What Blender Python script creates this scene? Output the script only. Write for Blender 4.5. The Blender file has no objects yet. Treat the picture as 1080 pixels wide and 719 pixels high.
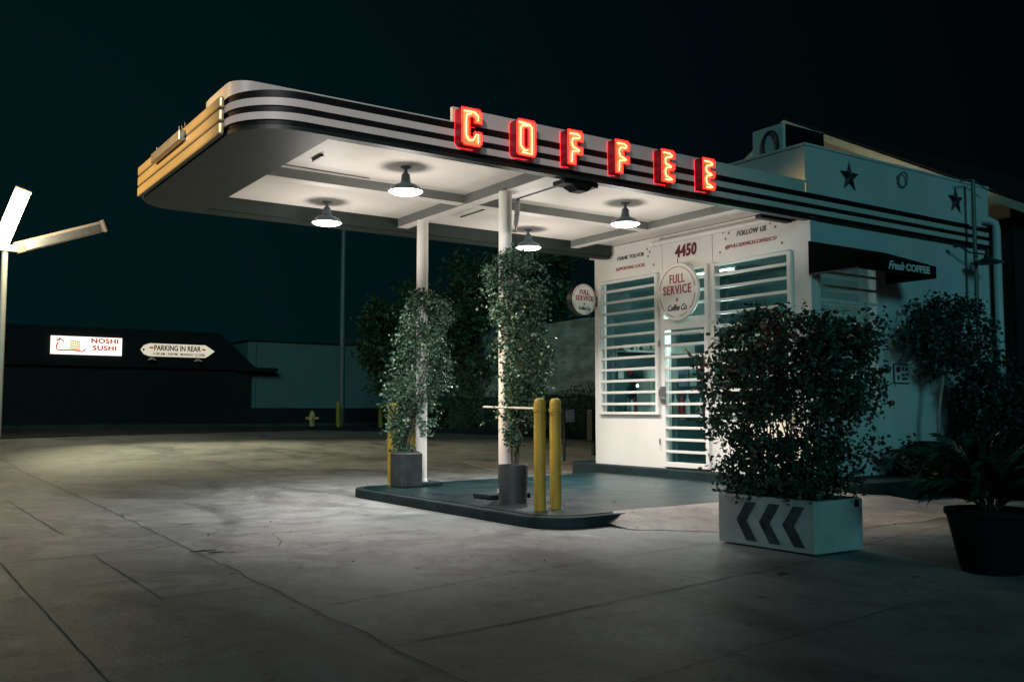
import bpy, bmesh, math, random
from mathutils import Vector, Matrix, noise
rnd = random.Random(7)
S = bpy.context.scene
COL = S.collection
PI = math.pi

# ------------------------------------------------------------------ camera, world, light, exposure
cd = bpy.data.cameras.new('camera'); cam = bpy.data.objects.new('camera', cd); COL.objects.link(cam)
cam.location = (0, 0, 1.05)
cam.rotation_euler = (PI/2 + 0.0725, 0, 0.9707 - PI/2)
cd.lens = 33.28; cd.sensor_width = 36; cd.clip_end = 800; cd.clip_start = .05
S.camera = cam

W = bpy.data.worlds.new('World'); S.world = W; W.use_nodes = True
nt = W.node_tree; N = nt.nodes; L = nt.links
bg = N['Background']; bg.inputs['Strength'].default_value = 1.0
tc = N.new('ShaderNodeTexCoord'); sep = N.new('ShaderNodeSeparateXYZ')
L.new(tc.outputs['Generated'], sep.inputs[0])
ramp = N.new('ShaderNodeValToRGB')       # night sky: faint town glow towards the left, near black to the right
mr = N.new('ShaderNodeMapRange'); mr.inputs[1].default_value = -.5; mr.inputs[2].default_value = 1.0
L.new(sep.outputs['Y'], mr.inputs[0]); L.new(mr.outputs[0], ramp.inputs[0])
ramp.color_ramp.elements[0].color = (.0006, .0018, .0026, 1)
ramp.color_ramp.elements[1].color = (.0006, .0085, .0098, 1)
e = ramp.color_ramp.elements.new(.62); e.color = (.0003, .0011, .0015, 1)
e = ramp.color_ramp.elements.new(.82); e.color = (.0003, .0032, .0042, 1)
L.new(ramp.outputs[0], bg.inputs['Color'])

def light(name, kind, loc, energy, color, **k):
    d = bpy.data.lights.new(name, kind); o = bpy.data.objects.new(name, d); COL.objects.link(o)
    d.energy = energy; d.color = color; o.location = loc
    for a, v in k.items():
        if a == 'rot': o.rotation_euler = v
        elif a == 'to': o.rotation_euler = (Vector(v) - Vector(loc)).to_track_quat('-Z', 'Y').to_euler()
        else: setattr(d, a, v)
    return o
fill_sun = light('teal_fill_sun', 'SUN', (0, -5, 10), .48, (.22, .80, .88), angle=math.radians(12))  # teal fill sun added to lift the side wall and the dark ground
fill_sun.rotation_euler = Vector((.46, .86, -.27)).to_track_quat('-Z', 'Y').to_euler()
# warm street lamp outside the frame to the left
light('street_lamp_light', 'SPOT', (-6.5, 15.0, 6.5), 6600, (1, .64, .26), shadow_soft_size=.25, to=(2.4, 9.9, 3.7), spot_size=math.radians(17.5), spot_blend=.35)

# second street lamp behind the photographer to the left, a narrow beam on the forecourt and the canopy edge
light('kerb_lamp_light', 'SPOT', (-5.5, -3.0, 7.0), 3600, (1, .80, .77), shadow_soft_size=.3, to=(4.4, 8.4, 2.0), spot_size=math.radians(30), spot_blend=.9)

S.view_settings.view_transform = 'Standard'; S.view_settings.look = 'None'
S.view_settings.exposure = 0; S.view_settings.gamma = 1
S.render.engine = 'CYCLES'
S.cycles.use_denoising = True
S.cycles.max_bounces = 8; S.cycles.transparent_max_bounces = 12
S.cycles.sample_clamp_indirect = 4
S.cycles.caustics_reflective = False; S.cycles.caustics_refractive = False

# ------------------------------------------------------------------ materials
def mat(name, col, rough=.6, metal=0, var=.12, scale=3, bump=0, bscale=None, emit=None, es=0, spec=.5, col2=None, stretch=None, coat=0):
    m = bpy.data.materials.new(name); m.use_nodes = True
    n = m.node_tree.nodes; l = m.node_tree.links; b = n['Principled BSDF']
    b.inputs['Roughness'].default_value = rough; b.inputs['Metallic'].default_value = metal
    b.inputs['Specular IOR Level'].default_value = spec
    b.inputs['Coat Weight'].default_value = coat
    t = n.new('ShaderNodeTexCoord'); mp = n.new('ShaderNodeMapping'); l.new(t.outputs['Object'], mp.inputs[0])
    if stretch: mp.inputs['Scale'].default_value = stretch
    nz = n.new('ShaderNodeTexNoise'); nz.inputs['Scale'].default_value = scale
    nz.inputs['Detail'].default_value = 8; nz.inputs['Roughness'].default_value = .65
    l.new(mp.outputs[0], nz.inputs['Vector'])
    cr = n.new('ShaderNodeValToRGB')
    c2 = col2 or tuple(c * (1 - var * 2) for c in col)
    c1 = tuple(min(1, c * (1 + var * .5)) for c in col)
    cr.color_ramp.elements[0].position = .32; cr.color_ramp.elements[1].position = .68
    cr.color_ramp.elements[0].color = (*c2, 1); cr.color_ramp.elements[1].color = (*c1, 1)
    l.new(nz.outputs['Fac'], cr.inputs[0]); l.new(cr.outputs[0], b.inputs['Base Color'])
    if bump:
        nb = n.new('ShaderNodeTexNoise'); nb.inputs['Scale'].default_value = bscale or scale * 6
        nb.inputs['Detail'].default_value = 6; l.new(mp.outputs[0], nb.inputs['Vector'])
        bp = n.new('ShaderNodeBump'); bp.inputs['Strength'].default_value = bump; bp.inputs['Distance'].default_value = .02
        l.new(nb.outputs['Fac'], bp.inputs['Height']); l.new(bp.outputs[0], b.inputs['Normal'])
    if emit:
        b.inputs['Emission Color'].default_value = (*emit, 1); b.inputs['Emission Strength'].default_value = es
    return m

def glassmat(name, tint, rough=.02):
    m = bpy.data.materials.new(name); m.use_nodes = True
    n = m.node_tree.nodes; l = m.node_tree.links
    for x in list(n): n.remove(x)
    o = n.new('ShaderNodeOutputMaterial'); mx = n.new('ShaderNodeMixShader'); tr = n.new('ShaderNodeBsdfTransparent')
    gl = n.new('ShaderNodeBsdfGlossy'); fr0 = n.new('ShaderNodeLayerWeight'); fr0.inputs[0].default_value = .5
    fr = n.new('ShaderNodeMath'); fr.operation = 'POWER'; fr.inputs[1].default_value = 3.5; l.new(fr0.outputs['Facing'], fr.inputs[0])
    mt = n.new('ShaderNodeMath'); mt.operation = 'MULTIPLY_ADD'; mt.inputs[1].default_value = .8; mt.inputs[2].default_value = .04
    tr.inputs[0].default_value = (*tint, 1); gl.inputs['Roughness'].default_value = rough
    l.new(fr.outputs[0], mt.inputs[0]); l.new(mt.outputs[0], mx.inputs[0]); l.new(tr.outputs[0], mx.inputs[1]); l.new(gl.outputs[0], mx.inputs[2])
    l.new(mx.outputs[0], o.inputs[0]); return m

def leafmat(name, col, spec=.5, rough=.4):
    m = bpy.data.materials.new(name); m.use_nodes = True
    n = m.node_tree.nodes; l = m.node_tree.links; b = n['Principled BSDF']
    b.inputs['Roughness'].default_value = rough; b.inputs['Specular IOR Level'].default_value = spec
    g = n.new('ShaderNodeNewGeometry'); t = n.new('ShaderNodeTexCoord')
    nz = n.new('ShaderNodeTexNoise'); nz.inputs['Scale'].default_value = 5; l.new(t.outputs['Object'], nz.inputs['Vector'])
    ad = n.new('ShaderNodeMath'); ad.operation = 'MULTIPLY_ADD'; ad.inputs[1].default_value = .6; l.new(g.outputs['Random Per Island'], ad.inputs[0])
    ad.inputs[2].default_value = -.05
    a2 = n.new('ShaderNodeMath'); a2.operation = 'ADD'; l.new(ad.outputs[0], a2.inputs[0])
    m3 = n.new('ShaderNodeMath'); m3.operation = 'MULTIPLY'; m3.inputs[1].default_value = .5; l.new(nz.outputs['Fac'], m3.inputs[0]); l.new(m3.outputs[0], a2.inputs[1])
    cr = n.new('ShaderNodeValToRGB')
    cr.color_ramp.elements[0].color = (*[c * .5 for c in col], 1); cr.color_ramp.elements[1].color = (*[min(1, c * 1.8) for c in col], 1)
    cr.color_ramp.elements[0].position = .15; cr.color_ramp.elements[1].position = .85
    l.new(a2.outputs[0], cr.inputs[0]); l.new(cr.outputs[0], b.inputs['Base Color'])
    b.inputs['Transmission Weight'].default_value = 0
    return m

def emat(name, col, s):
    m = bpy.data.materials.new(name); m.use_nodes = True
    n = m.node_tree.nodes; l = m.node_tree.links; b = n['Principled BSDF']
    b.inputs['Base Color'].default_value = (*col, 1)
    b.inputs['Emission Color'].default_value = (*col, 1)
    nz = n.new('ShaderNodeTexNoise'); nz.inputs['Scale'].default_value = 4
    mr = n.new('ShaderNodeMapRange'); mr.inputs[3].default_value = s * .88; mr.inputs[4].default_value = s * 1.12
    l.new(nz.outputs['Fac'], mr.inputs[0]); l.new(mr.outputs[0], b.inputs['Emission Strength'])
    return m

def concrete(name, c1, c2, rough=.6, stain=.55):
    m = bpy.data.materials.new(name); m.use_nodes = True
    n = m.node_tree.nodes; l = m.node_tree.links; b = n['Principled BSDF']
    t = n.new('ShaderNodeTexCoord')
    def nz(s, d=8, r=.6, dist=0, mp=None):
        k = n.new('ShaderNodeTexNoise'); k.inputs['Scale'].default_value = s; k.inputs['Detail'].default_value = d
        k.inputs['Roughness'].default_value = r; k.inputs['Distortion'].default_value = dist
        if mp:
            q = n.new('ShaderNodeMapping'); q.inputs['Scale'].default_value = mp; l.new(t.outputs['Object'], q.inputs[0]); l.new(q.outputs[0], k.inputs['Vector'])
        else: l.new(t.outputs['Object'], k.inputs['Vector'])
        return k
    a = nz(.45, 6, .6, .6); bb = nz(2.2, 10, .7, .3); c = nz(38, 6, .7); d = nz(.8, 5, .6, 1.2, (1, .35, 1))
    r1 = n.new('ShaderNodeValToRGB'); r1.color_ramp.elements[0].position = .3; r1.color_ramp.elements[1].position = .7
    r1.color_ramp.elements[0].color = (*c2, 1); r1.color_ramp.elements[1].color = (*c1, 1); l.new(a.outputs['Fac'], r1.inputs[0])
    def mul(src, tex, lo, hi, p0=.3, p1=.7):
        r = n.new('ShaderNodeMapRange'); r.inputs[1].default_value = p0; r.inputs[2].default_value = p1
        r.inputs[3].default_value = lo; r.inputs[4].default_value = hi; l.new(tex.outputs['Fac'], r.inputs[0])
        mx = n.new('ShaderNodeVectorMath'); mx.operation = 'SCALE'; l.new(src, mx.inputs[0]); l.new(r.outputs[0], mx.inputs['Scale'])
        return mx.outputs[0]
    x = mul(r1.outputs[0], bb, .72, 1.12); x = mul(x, c, .82, 1.1, .35, .65); x = mul(x, d, stain, 1.0, .36, .48)
    sp = nz(7, 3, .5); x = mul(x, sp, .40, 1.0, .27, .34)     # oil spots
    e2 = nz(1.3, 9, .75, 2.0); x = mul(x, e2, .62, 1.06, .34, .52)
    vo = n.new('ShaderNodeTexVoronoi'); vo.inputs['Scale'].default_value = 2.6; vo.inputs['Randomness'].default_value = 1; l.new(t.outputs['Object'], vo.inputs['Vector'])
    rv = n.new('ShaderNodeMapRange'); rv.inputs[1].default_value = .035; rv.inputs[2].default_value = .055; rv.inputs[3].default_value = .35; rv.inputs[4].default_value = 1; l.new(vo.outputs['Distance'], rv.inputs[0])
    mv = n.new('ShaderNodeVectorMath'); mv.operation = 'SCALE'; l.new(x, mv.inputs[0]); l.new(rv.outputs[0], mv.inputs['Scale']); x = mv.outputs[0]
    l.new(x, b.inputs['Base Color'])
    rr = n.new('ShaderNodeMapRange'); rr.inputs[3].default_value = rough - .2; rr.inputs[4].default_value = rough + .15; l.new(bb.outputs['Fac'], rr.inputs[0]); l.new(rr.outputs[0], b.inputs['Roughness'])
    ad = n.new('ShaderNodeMath'); ad.operation = 'MULTIPLY_ADD'; ad.inputs[1].default_value = 3; l.new(bb.outputs['Fac'], ad.inputs[0]); l.new(c.outputs['Fac'], ad.inputs[2])
    bp = n.new('ShaderNodeBump'); bp.inputs['Strength'].default_value = .35; bp.inputs['Distance'].default_value = .012
    l.new(ad.outputs[0], bp.inputs['Height']); l.new(bp.outputs[0], b.inputs['Normal'])
    return m

M = dict(
 concrete=concrete('concrete', (.385, .39, .38), (.17, .195, .195), .52),
 apron=concrete('apron_concrete', (.42, .37, .34), (.30, .27, .25), .65, .8),
 asphalt=concrete('asphalt', (.05, .052, .052), (.035, .036, .037), .85),
 platform=concrete('platform_paint', (.005, .032, .038), (.004, .019, .023), .36, .6),
 kerb=mat('kerb_paint', (.008, .024, .028), .75, spec=.25, var=.3, scale=5, bump=.4, bscale=20),
 sidewalk=concrete('sidewalk', (.06, .075, .055), (.04, .05, .04), .7),
 joint=mat('joint_dirt', (.018, .02, .021), .9, var=.3, scale=9),
 joint2=mat('joint_filler', (.10, .10, .095), .9, var=.3, scale=9),
 white=mat('white_paint', (.78, .75, .70), .42, var=.045, scale=1.3, bump=.06, bscale=7),
 wallwhite=mat('painted_wall', (.66, .68, .68), .45, var=.07, scale=1.1, bump=.08, bscale=5, stretch=(1, 1, .35)),
 ceil=mat('ceiling_paint', (.74, .68, .62), .5, var=.06, scale=1.0, bump=.1, bscale=3),
 fascia=mat('fascia_enamel', (.66, .62, .59), .48, var=.06, scale=1.5, bump=.05, bscale=6),
 web=mat('beam_side_grey', (.17, .18, .165), .6, var=.1, scale=2),
 black=mat('black_paint', (.005, .007, .008), .5, spec=.25, var=.2, scale=4),
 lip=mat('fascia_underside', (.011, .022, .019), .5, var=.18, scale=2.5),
 gold=mat('gold_panel', (.86, .66, .34), .30, metal=.25, var=.10, scale=2.2, bump=.10, bscale=3, stretch=(1, .4, 2)),
 steel=mat('brushed_steel', (.42, .42, .42), .35, .8, var=.1, scale=6),
 darkmetal=mat('dark_metal', (.035, .042, .048), .4, .3, var=.15, scale=6),
 shade=mat('lamp_shade_enamel', (.10, .15, .18), .28, var=.12, scale=8),
 shadein=mat('lamp_shade_inside', (.85, .85, .83), .35, var=.03, scale=8),
 yellow=mat('yellow_paint', (.40, .29, .025), .5, var=.24, scale=4, bump=.08, bscale=12, stretch=(1, 1, .4)),
 pot=mat('dark_pot', (.045, .055, .06), .5, var=.2, scale=6, bump=.1),
 galv=mat('galvanised_pot', (.06, .075, .08), .45, .4, var=.25, scale=7),
 blackpot=mat('black_pot', (.006, .008, .008), .75, spec=.2, var=.25, scale=4),
 soil=mat('soil', (.03, .022, .016), .95, var=.3, scale=18, bump=.8),
 bark=mat('bark', (.16, .13, .11), .85, var=.3, scale=12, bump=.6, stretch=(1, 1, .25)),
 palebark=mat('pale_bark', (.34, .31, .26), .8, var=.25, scale=12, bump=.5, stretch=(1, 1, .25)),
 planter=mat('planter_paint', (.62, .57, .55), .5, var=.13, scale=3.5, bump=.1, bscale=9),
 chev=mat('worn_black_paint', (.075, .095, .10), .5, scale=16, col2=(.002, .010, .014), stretch=(1, .5, 1.2)),
 maroon=mat('maroon_paint', (.16, .012, .016), .45, var=.15, scale=6),
 starp=mat('star_paint', (.035, .010, .012), .5, var=.2, scale=6),
 red=mat('red_paint', (.42, .035, .040), .45, var=.12, scale=6),
 ink=mat('black_ink', (.025, .025, .025), .5, var=.1, scale=6),
 signwhite=mat('sign_face', (.80, .77, .70), .35, var=.03, scale=3),
 textwhite=mat('white_lettering', (.75, .80, .80), .5, var=.12, scale=9),
 awning=mat('black_canvas', (.004, .005, .006), .95, spec=.05, var=.2, scale=9),
 glass=glassmat('window_glass', (.62, .78, .78)),
 inwall=mat('inside_wall', (.06, .14, .15), .6, var=.2, scale=2),
 inpale=mat('inside_pale', (.75, .75, .70), .5, var=.15, scale=5),
 cnt=mat('counter_top', (.30, .29, .27), .35, var=.15, scale=5),
 bottle=mat('bottle_glass', (.25, .30, .28), .15, var=.3, scale=9),
 poster=mat('poster', (.25, .45, .50), .5, scale=9, col2=(.55, .20, .38)),
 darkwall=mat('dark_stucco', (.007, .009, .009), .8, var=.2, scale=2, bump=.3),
 darkroof=mat('dark_shingle', (.005, .006, .006), .85, var=.25, scale=6, bump=.5),
 palewall=mat('pale_wall', (.17, .21, .19), .7, var=.08, scale=.35, bump=.15),
 cream=mat('cream_siding', (.60, .55, .42), .55, var=.1, scale=2, stretch=(1, .3, 3)),
 greenwall=mat('green_wall', (.030, .085, .080), .6, var=.15, scale=1),
 pole=mat('grey_pole', (.16, .17, .17), .5, .2, var=.15, scale=4),
 hydrant=mat('hydrant_paint', (.75, .42, .18), .5, var=.2, scale=6),
 blue=mat('blue_sign', (.10, .20, .55), .4, scale=8, col2=(.45, .5, .6)),
 purple=mat('purple_poster', (.30, .12, .35), .5, scale=8),
 glow=emat('lamp_glow', (1, .96, .90), 12),
 tube=emat('fluorescent_tube', (1, .86, .58), 9),
 tubedim=mat('tube_housing', (.34, .26, .21), .5, var=.06, scale=3),
 neon=emat('red_neon', (1, .016, .020), 2.6),
 neonin=emat('white_hot_neon', (1, .60, .30), 3.6),
 amber=mat('letter_face', (.95, .60, .22), .4, var=.05, scale=6),
 redbox=mat('letter_side', (.38, .010, .022), .4, var=.06, scale=6, emit=(.9, .008, .030), es=.05),  # faint red glow put into the sides on top of the neon light
 signlit=emat('lit_sign', (1, .90, .80), 1.45),
 signlit2=emat('lit_sign_cream', (1, .86, .66), .62),
 litred=mat('sign_red', (.50, .04, .02), .5, var=.08, scale=5, emit=(.75, .06, .03), es=.45),
 litpeach=mat('sign_orange', (.7, .35, .12), .5, var=.1, scale=5, emit=(1, .48, .2), es=.75),
 litbrown=mat('sign_brown', (.12, .04, .02), .5, var=.08, scale=5, emit=(.3, .08, .03), es=.15),
 inlamp=emat('interior_strip', (1, .92, .75), 8),
 leafA=leafmat('ivy_leaf', (.055, .110, .065), .42, .42),
 leafB=leafmat('hedge_leaf', (.026, .058, .034), .45, .42),
 leafR=leafmat('red_tip_leaf', (.24, .045, .04), .4, .4),
 leafC=leafmat('tree_leaf', (.050, .085, .035), .3, .5),
 leafD=leafmat('dark_leaf', (.014, .036, .028), .35, .45),
 palm=leafmat('palm_leaf', (.016, .045, .022), .4, .4),
 litter=mat('dry_leaf', (.20, .17, .12), .8, var=.3, scale=30),
)
def tarpmat():
    m = mat('crinkled_tarp', (.44, .52, .46), .38, var=.3, scale=1.5, bump=1.0, bscale=3.2, stretch=(1, 1, 2.2))
    return m
M['tarp'] = tarpmat()

# ------------------------------------------------------------------ mesh helpers
class MB:
    def __init__(s): s.v = []; s.f = []; s.smooth = False; s.mi = []
    def add(s, vs, fs, mi=0):
        o = len(s.v); s.v += [tuple(v) for v in vs]; s.f += [tuple(i + o for i in f) for f in fs]; s.mi += [mi] * len(fs); return s
    def box(s, x0, x1, y0, y1, z0, z1, mi=0):
        vs = [(x, y, z) for x in (x0, x1) for y in (y0, y1) for z in (z0, z1)]
        return s.add(vs, [(0, 1, 3, 2), (4, 6, 7, 5), (0, 4, 5, 1), (2, 3, 7, 6), (0, 2, 6, 4), (1, 5, 7, 3)], mi)
    def tube(s, pts, r, n=12, caps=True, mi=0):
        pts = [Vector(p) for p in pts]; rs = r if isinstance(r, (list, tuple)) else [r] * len(pts)
        vs = []; up = None
        for i, p in enumerate(pts):
            t = (pts[min(i + 1, len(pts) - 1)] - pts[max(i - 1, 0)]).normalized()
            if up is None: up = Vector((0, 0, 1)) if abs(t.z) < .9 else Vector((1, 0, 0))
            a = (up - t * up.dot(t)).normalized(); b = t.cross(a); up = a
            for k in range(n): vs.append(p + (a * math.cos(2*PI*k/n) + b * math.sin(2*PI*k/n)) * rs[i])
        fs = [(i*n+k, i*n+(k+1) % n, (i+1)*n+(k+1) % n, (i+1)*n+k) for i in range(len(pts)-1) for k in range(n)]
        if caps: fs += [tuple(range(n))[::-1], tuple((len(pts)-1)*n+k for k in range(n))]
        return s.add(vs, fs, mi)
    def lathe(s, prof, n=32, c=(0, 0, 0), mi=0):
        vs = []; m = len(prof)
        for k in range(n):
            a = 2*PI*k/n
            for r, z in prof: vs.append((c[0]+r*math.cos(a), c[1]+r*math.sin(a), c[2]+z))
        fs = [(k*m+i, ((k+1) % n)*m+i, ((k+1) % n)*m+i+1, k*m+i+1) for k in range(n) for i in range(m-1)]
        return s.add(vs, fs, mi)
    def prism(s, poly, z0, z1, mi=0):
        n = len(poly); vs = [(x, y, z0) for x, y in poly] + [(x, y, z1) for x, y in poly]
        return s.add(vs, [tuple(range(n))[::-1], tuple(range(n, 2*n))] + [(i, (i+1) % n, n+(i+1) % n, n+i) for i in range(n)], mi)
    def strip(s, path, z0, z1, th, closed=False, mi=0):   # vertical band following a plan path, thickness th to its left side
        n = len(path); off = []
        for i in range(n):
            if closed: a, b = path[i-1], path[(i+1) % n]
            else: a, b = path[max(i-1, 0)], path[min(i+1, n-1)]
            d = Vector((b[0]-a[0], b[1]-a[1])).normalized(); nn = Vector((-d.y, d.x)) * th
            off.append((path[i][0]+nn.x, path[i][1]+nn.y))
        vs = [(*p, z0) for p in path] + [(*p, z1) for p in path] + [(*p, z1) for p in off] + [(*p, z0) for p in off]
        fs = []
        for i in range(n if closed else n-1):
            j = (i+1) % n
            for q in range(4): fs.append((q*n+i, q*n+j, ((q+1) % 4)*n+j, ((q+1) % 4)*n+i))
        if not closed: fs += [(0, n, 2*n, 3*n), (n-1, 4*n-1, 3*n-1, 2*n-1)]
        return s.add(vs, fs, mi)
    def build(s, name, mats, parent=None, loc=(0, 0, 0), smooth=False, bevel=0):
        me = bpy.data.meshes.new(name); me.from_pydata(s.v, [], s.f); me.update()
        if not isinstance(mats, (list, tuple)): mats = [mats]
        for m in mats: me.materials.append(m)
        if len(mats) > 1: me.polygons.foreach_set('material_index', s.mi)
        bm = bmesh.new(); bm.from_mesh(me)
        if len(bm.faces) < 6000: bmesh.ops.recalc_face_normals(bm, faces=bm.faces)
        bm.to_mesh(me); bm.free()
        if smooth:
            me.polygons.foreach_set('use_smooth', [True]*len(me.polygons)); me.update()
            try: me.set_sharp_from_angle(angle=math.radians(40))
            except Exception: pass
        o = bpy.data.objects.new(name, me); COL.objects.link(o); o.location = loc
        if parent: o.parent = parent
        if bevel:
            b = o.modifiers.new('bevel', 'BEVEL'); b.width = bevel; b.segments = 2; b.limit_method = 'ANGLE'; b.harden_normals = False
        return o

def tag(o, label, cat=None, group=None, kind=None):
    if label: o['label'] = label
    if cat: o['category'] = cat
    if group: o['group'] = group
    if kind: o['kind'] = kind
    return o
def thing(name, label, cat, loc=(0, 0, 0), rz=0, group=None):
    o = bpy.data.objects.new(name, None); COL.objects.link(o); o.location = loc; o.rotation_euler = (0, 0, rz)
    o.empty_display_size = .2
    return tag(o, label, cat, group)
def struct(o): o['kind'] = 'structure'; return o
def dup(root, loc, label=None, rz=None):
    r = root.copy(); COL.objects.link(r); r.location = loc
    if rz is not None: r.rotation_euler = (0, 0, rz)
    if label: r['label'] = label
    for ch in list(root.children):
        c = ch.copy(); COL.objects.link(c); c.parent = r
        for g in list(ch.children):
            d = g.copy(); COL.objects.link(d); d.parent = c
    return r

AX = {'-X': Matrix(((0, 0, -1), (-1, 0, 0), (0, 1, 0))), '-Y': Matrix(((1, 0, 0), (0, 0, -1), (0, 1, 0)))}
def from_curve(cu, name, m, parent, pos, face, smooth=False):
    ob = bpy.data.objects.new('tmp', cu); COL.objects.link(ob)
    dg = bpy.context.evaluated_depsgraph_get()
    me = bpy.data.meshes.new_from_object(ob.evaluated_get(dg)); bpy.data.objects.remove(ob)
    me.transform(AX[face].to_4x4()); me.transform(Matrix.Translation(pos))
    me.materials.clear(); me.materials.append(m)
    o = bpy.data.objects.new(name, me); COL.objects.link(o); o.parent = parent
    return o
def text(body, name, m, parent, pos, face, size, width=None, shear=0, off=0, depth=.003, space=1.0, mid=True, turn=0, lspace=1):
    cu = bpy.data.curves.new('t', 'FONT'); cu.body = body; cu.size = size; cu.shear = shear; cu.offset = off
    cu.extrude = depth; cu.space_character = space; cu.space_line = lspace; cu.resolution_u = 3
    cu.align_x = 'CENTER' if mid else 'LEFT'; cu.align_y = 'CENTER'
    ob = bpy.data.objects.new('tmp', cu); COL.objects.link(ob)
    dg = bpy.context.evaluated_depsgraph_get()
    me = bpy.data.meshes.new_from_object(ob.evaluated_get(dg)); bpy.data.objects.remove(ob)
    xs = [v.co.x for v in me.vertices]
    if width: k = width / (max(xs) - min(xs)); me.transform(Matrix.Diagonal((k, 1, 1, 1)))
    if turn: me.transform(Matrix.Rotation(turn, 4, 'Z'))
    me.transform(AX[face].to_4x4()); me.transform(Matrix.Translation(pos))
    me.materials.clear(); me.materials.append(m)
    o = bpy.data.objects.new(name, me); COL.objects.link(o); o.parent = parent
    return o
def shape(loops, name, m, parent, pos, face, depth=.003, bevel=0):
    cu = bpy.data.curves.new('s', 'CURVE'); cu.dimensions = '2D'; cu.fill_mode = 'BOTH'; cu.extrude = depth; cu.bevel_depth = bevel
    for lp in loops:
        sp = cu.splines.new('POLY'); sp.points.add(len(lp)-1)
        for i, (x, y) in enumerate(lp): sp.points[i].co = (x, y, 0, 1)
        sp.use_cyclic_u = True
    return from_curve(cu, name, m, parent, pos, face)
def circ(r, n=48, c=(0, 0), a0=0, a1=2*PI): return [(c[0]+r*math.cos(a0+(a1-a0)*i/n), c[1]+r*math.sin(a0+(a1-a0)*i/n)) for i in range(n)]

def leaves(pts, smin, smax, mats, name, parent, droop=.3, weights=None, seed=1, aspect=.55):
    """many small folded leaves, one mesh"""
    r = random.Random(seed); vs = []; fs = []; mi = []
    for (p, w) in pts:
        s = r.uniform(smin, smax); d = Vector((r.gauss(0, 1), r.gauss(0, 1), r.gauss(-droop, .7))).normalized()
        u = d.cross(Vector((r.gauss(0, 1), r.gauss(0, 1), r.gauss(0, 1)))).normalized(); nrm = d.cross(u)
        p = Vector(p); b = len(vs); h = s*aspect*.5
        vs += [p, p+d*s*.5+u*h+nrm*s*.08, p+d*s, p+d*s*.5-u*h+nrm*s*.08]
        fs += [(b, b+1, b+2), (b, b+2, b+3)]; k = w; mi += [k, k]
    me = bpy.data.meshes.new(name); me.from_pydata([tuple(v) for v in vs], [], fs)
    for m in mats: me.materials.append(m)
    me.polygons.foreach_set('material_index', mi); me.update()
    o = bpy.data.objects.new(name, me); COL.objects.link(o); o.parent = parent; return o
def vol(n, inside, box, seed, clump=None, cr=.1, mi=0):
    """clumped random points inside(x,y,z) within box"""
    r = random.Random(seed); out = []
    tries = 0
    while len(out) < n and tries < n*60:
        tries += 1
        c = Vector([r.uniform(*b) for b in box])
        if not inside(c): continue
        if noise.noise(c*clump + Vector((seed, 0, 0)))+.4*noise.noise(c*clump*2.3) < -.06: continue
        for _ in range(6):
            p = c + Vector((r.gauss(0, 1), r.gauss(0, 1), r.gauss(0, 1)))*cr
            out.append((p, mi))
    return out[:n]

# ------------------------------------------------------------------ setting
def gz(x, y):
    d = math.hypot(x*.8, y); t = max(0, min(1, (d-17)/15)); return .28*t*t*(3-2*t)
g = MB(); gx = [-300, -120, -60, -30, -15, -8, -4] + [i*1.0 for i in range(-2, 33)] + [36, 42, 60, 120, 300]
gy = [-300, -60, -20, -8] + [i*1.0 for i in range(-4, 37)] + [38, 42, 60, 120, 400]
for y in gy:
    for x in gx: g.v.append((x, y, gz(x, y)))
nx = len(gx)
for j in range(len(gy)-1):
    for i in range(nx-1): g.f.append((j*nx+i, j*nx+i+1, (j+1)*nx+i+1, (j+1)*nx+i)); g.mi.append(0)
struct(g.build('ground', M['concrete'], smooth=True))
# street beyond the lot: asphalt set along the lot edge
def slab(poly, z0, z1, name, m): return struct(MB().prism(poly, z0, z1).build(name, m))
near = [(-40, 16.5), (3.1, 29.0), (8.5, 31.3), (13.4, 33.0), (15.3, 33.5), (18, 37), (40, 37.5)]
slab(near + [(90, 60), (90, 42.6), (-60, 42.6)], .2, .288, 'road', M['asphalt']) if False else None
slab([(-60, 10), (3.1, 29.2), (8.5, 31.4), (13.4, 33.2), (15.4, 36.0), (80, 37.0), (80, 42.5), (-60, 42.5)], .05, .292, 'road', M['asphalt'])
slab([(-60, 42.5), (80, 42.5), (80, 46), (-60, 46)], .1, .42, 'pavement', M['sidewalk'])

# joints and cracks of the slabs
def jline(mb, pts, w, seed, amp=.012, z=.005, step=.12):
    r = random.Random(seed); P = []
    for a, b in zip(pts[:-1], pts[1:]):
        n = max(2, int(math.dist(a, b)/step))
        for i in range(n): P.append((a[0]+(b[0]-a[0])*i/n, a[1]+(b[1]-a[1])*i/n))
    P.append(pts[-1]); vs = []
    for i, p in enumerate(P):
        a = P[max(0, i-1)]; b = P[min(len(P)-1, i+1)]; d = Vector((b[0]-a[0], b[1]-a[1])).normalized(); nn = Vector((-d.y, d.x))
        o = noise.noise(Vector((p[0]*2.3, p[1]*2.3, seed)))*amp*1.2 + noise.noise(Vector((p[0]*8.3, p[1]*8.3, seed)))*amp*.7 + r.gauss(0, amp*.12)
        ww = w*.62*(.55+.9*abs(noise.noise(Vector((p[0]*5, p[1]*5, seed+9)))))
        zz = gz(*p)+z
        vs += [(p[0]+nn.x*(o-ww), p[1]+nn.y*(o-ww), zz), (p[0]+nn.x*(o+ww), p[1]+nn.y*(o+ww), zz)]
    mb.add(vs, [(2*i, 2*i+1, 2*i+3, 2*i+2) for i in range(len(P)-1)])
j = MB()
jline(j, [(1.43, 12.5), (1.43, 8.8)], .008, 2); jline(j, [(1.42, 7.45), (1.42, 5.5)], .008, 3, .008)
jline(j, [(.82, 7.4), (.83, 3.5)], .006, 4, .007); jline(j, [(-1, 7.05), (.81, 7.36), (2.04, 7.6)], .010, 5)
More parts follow.
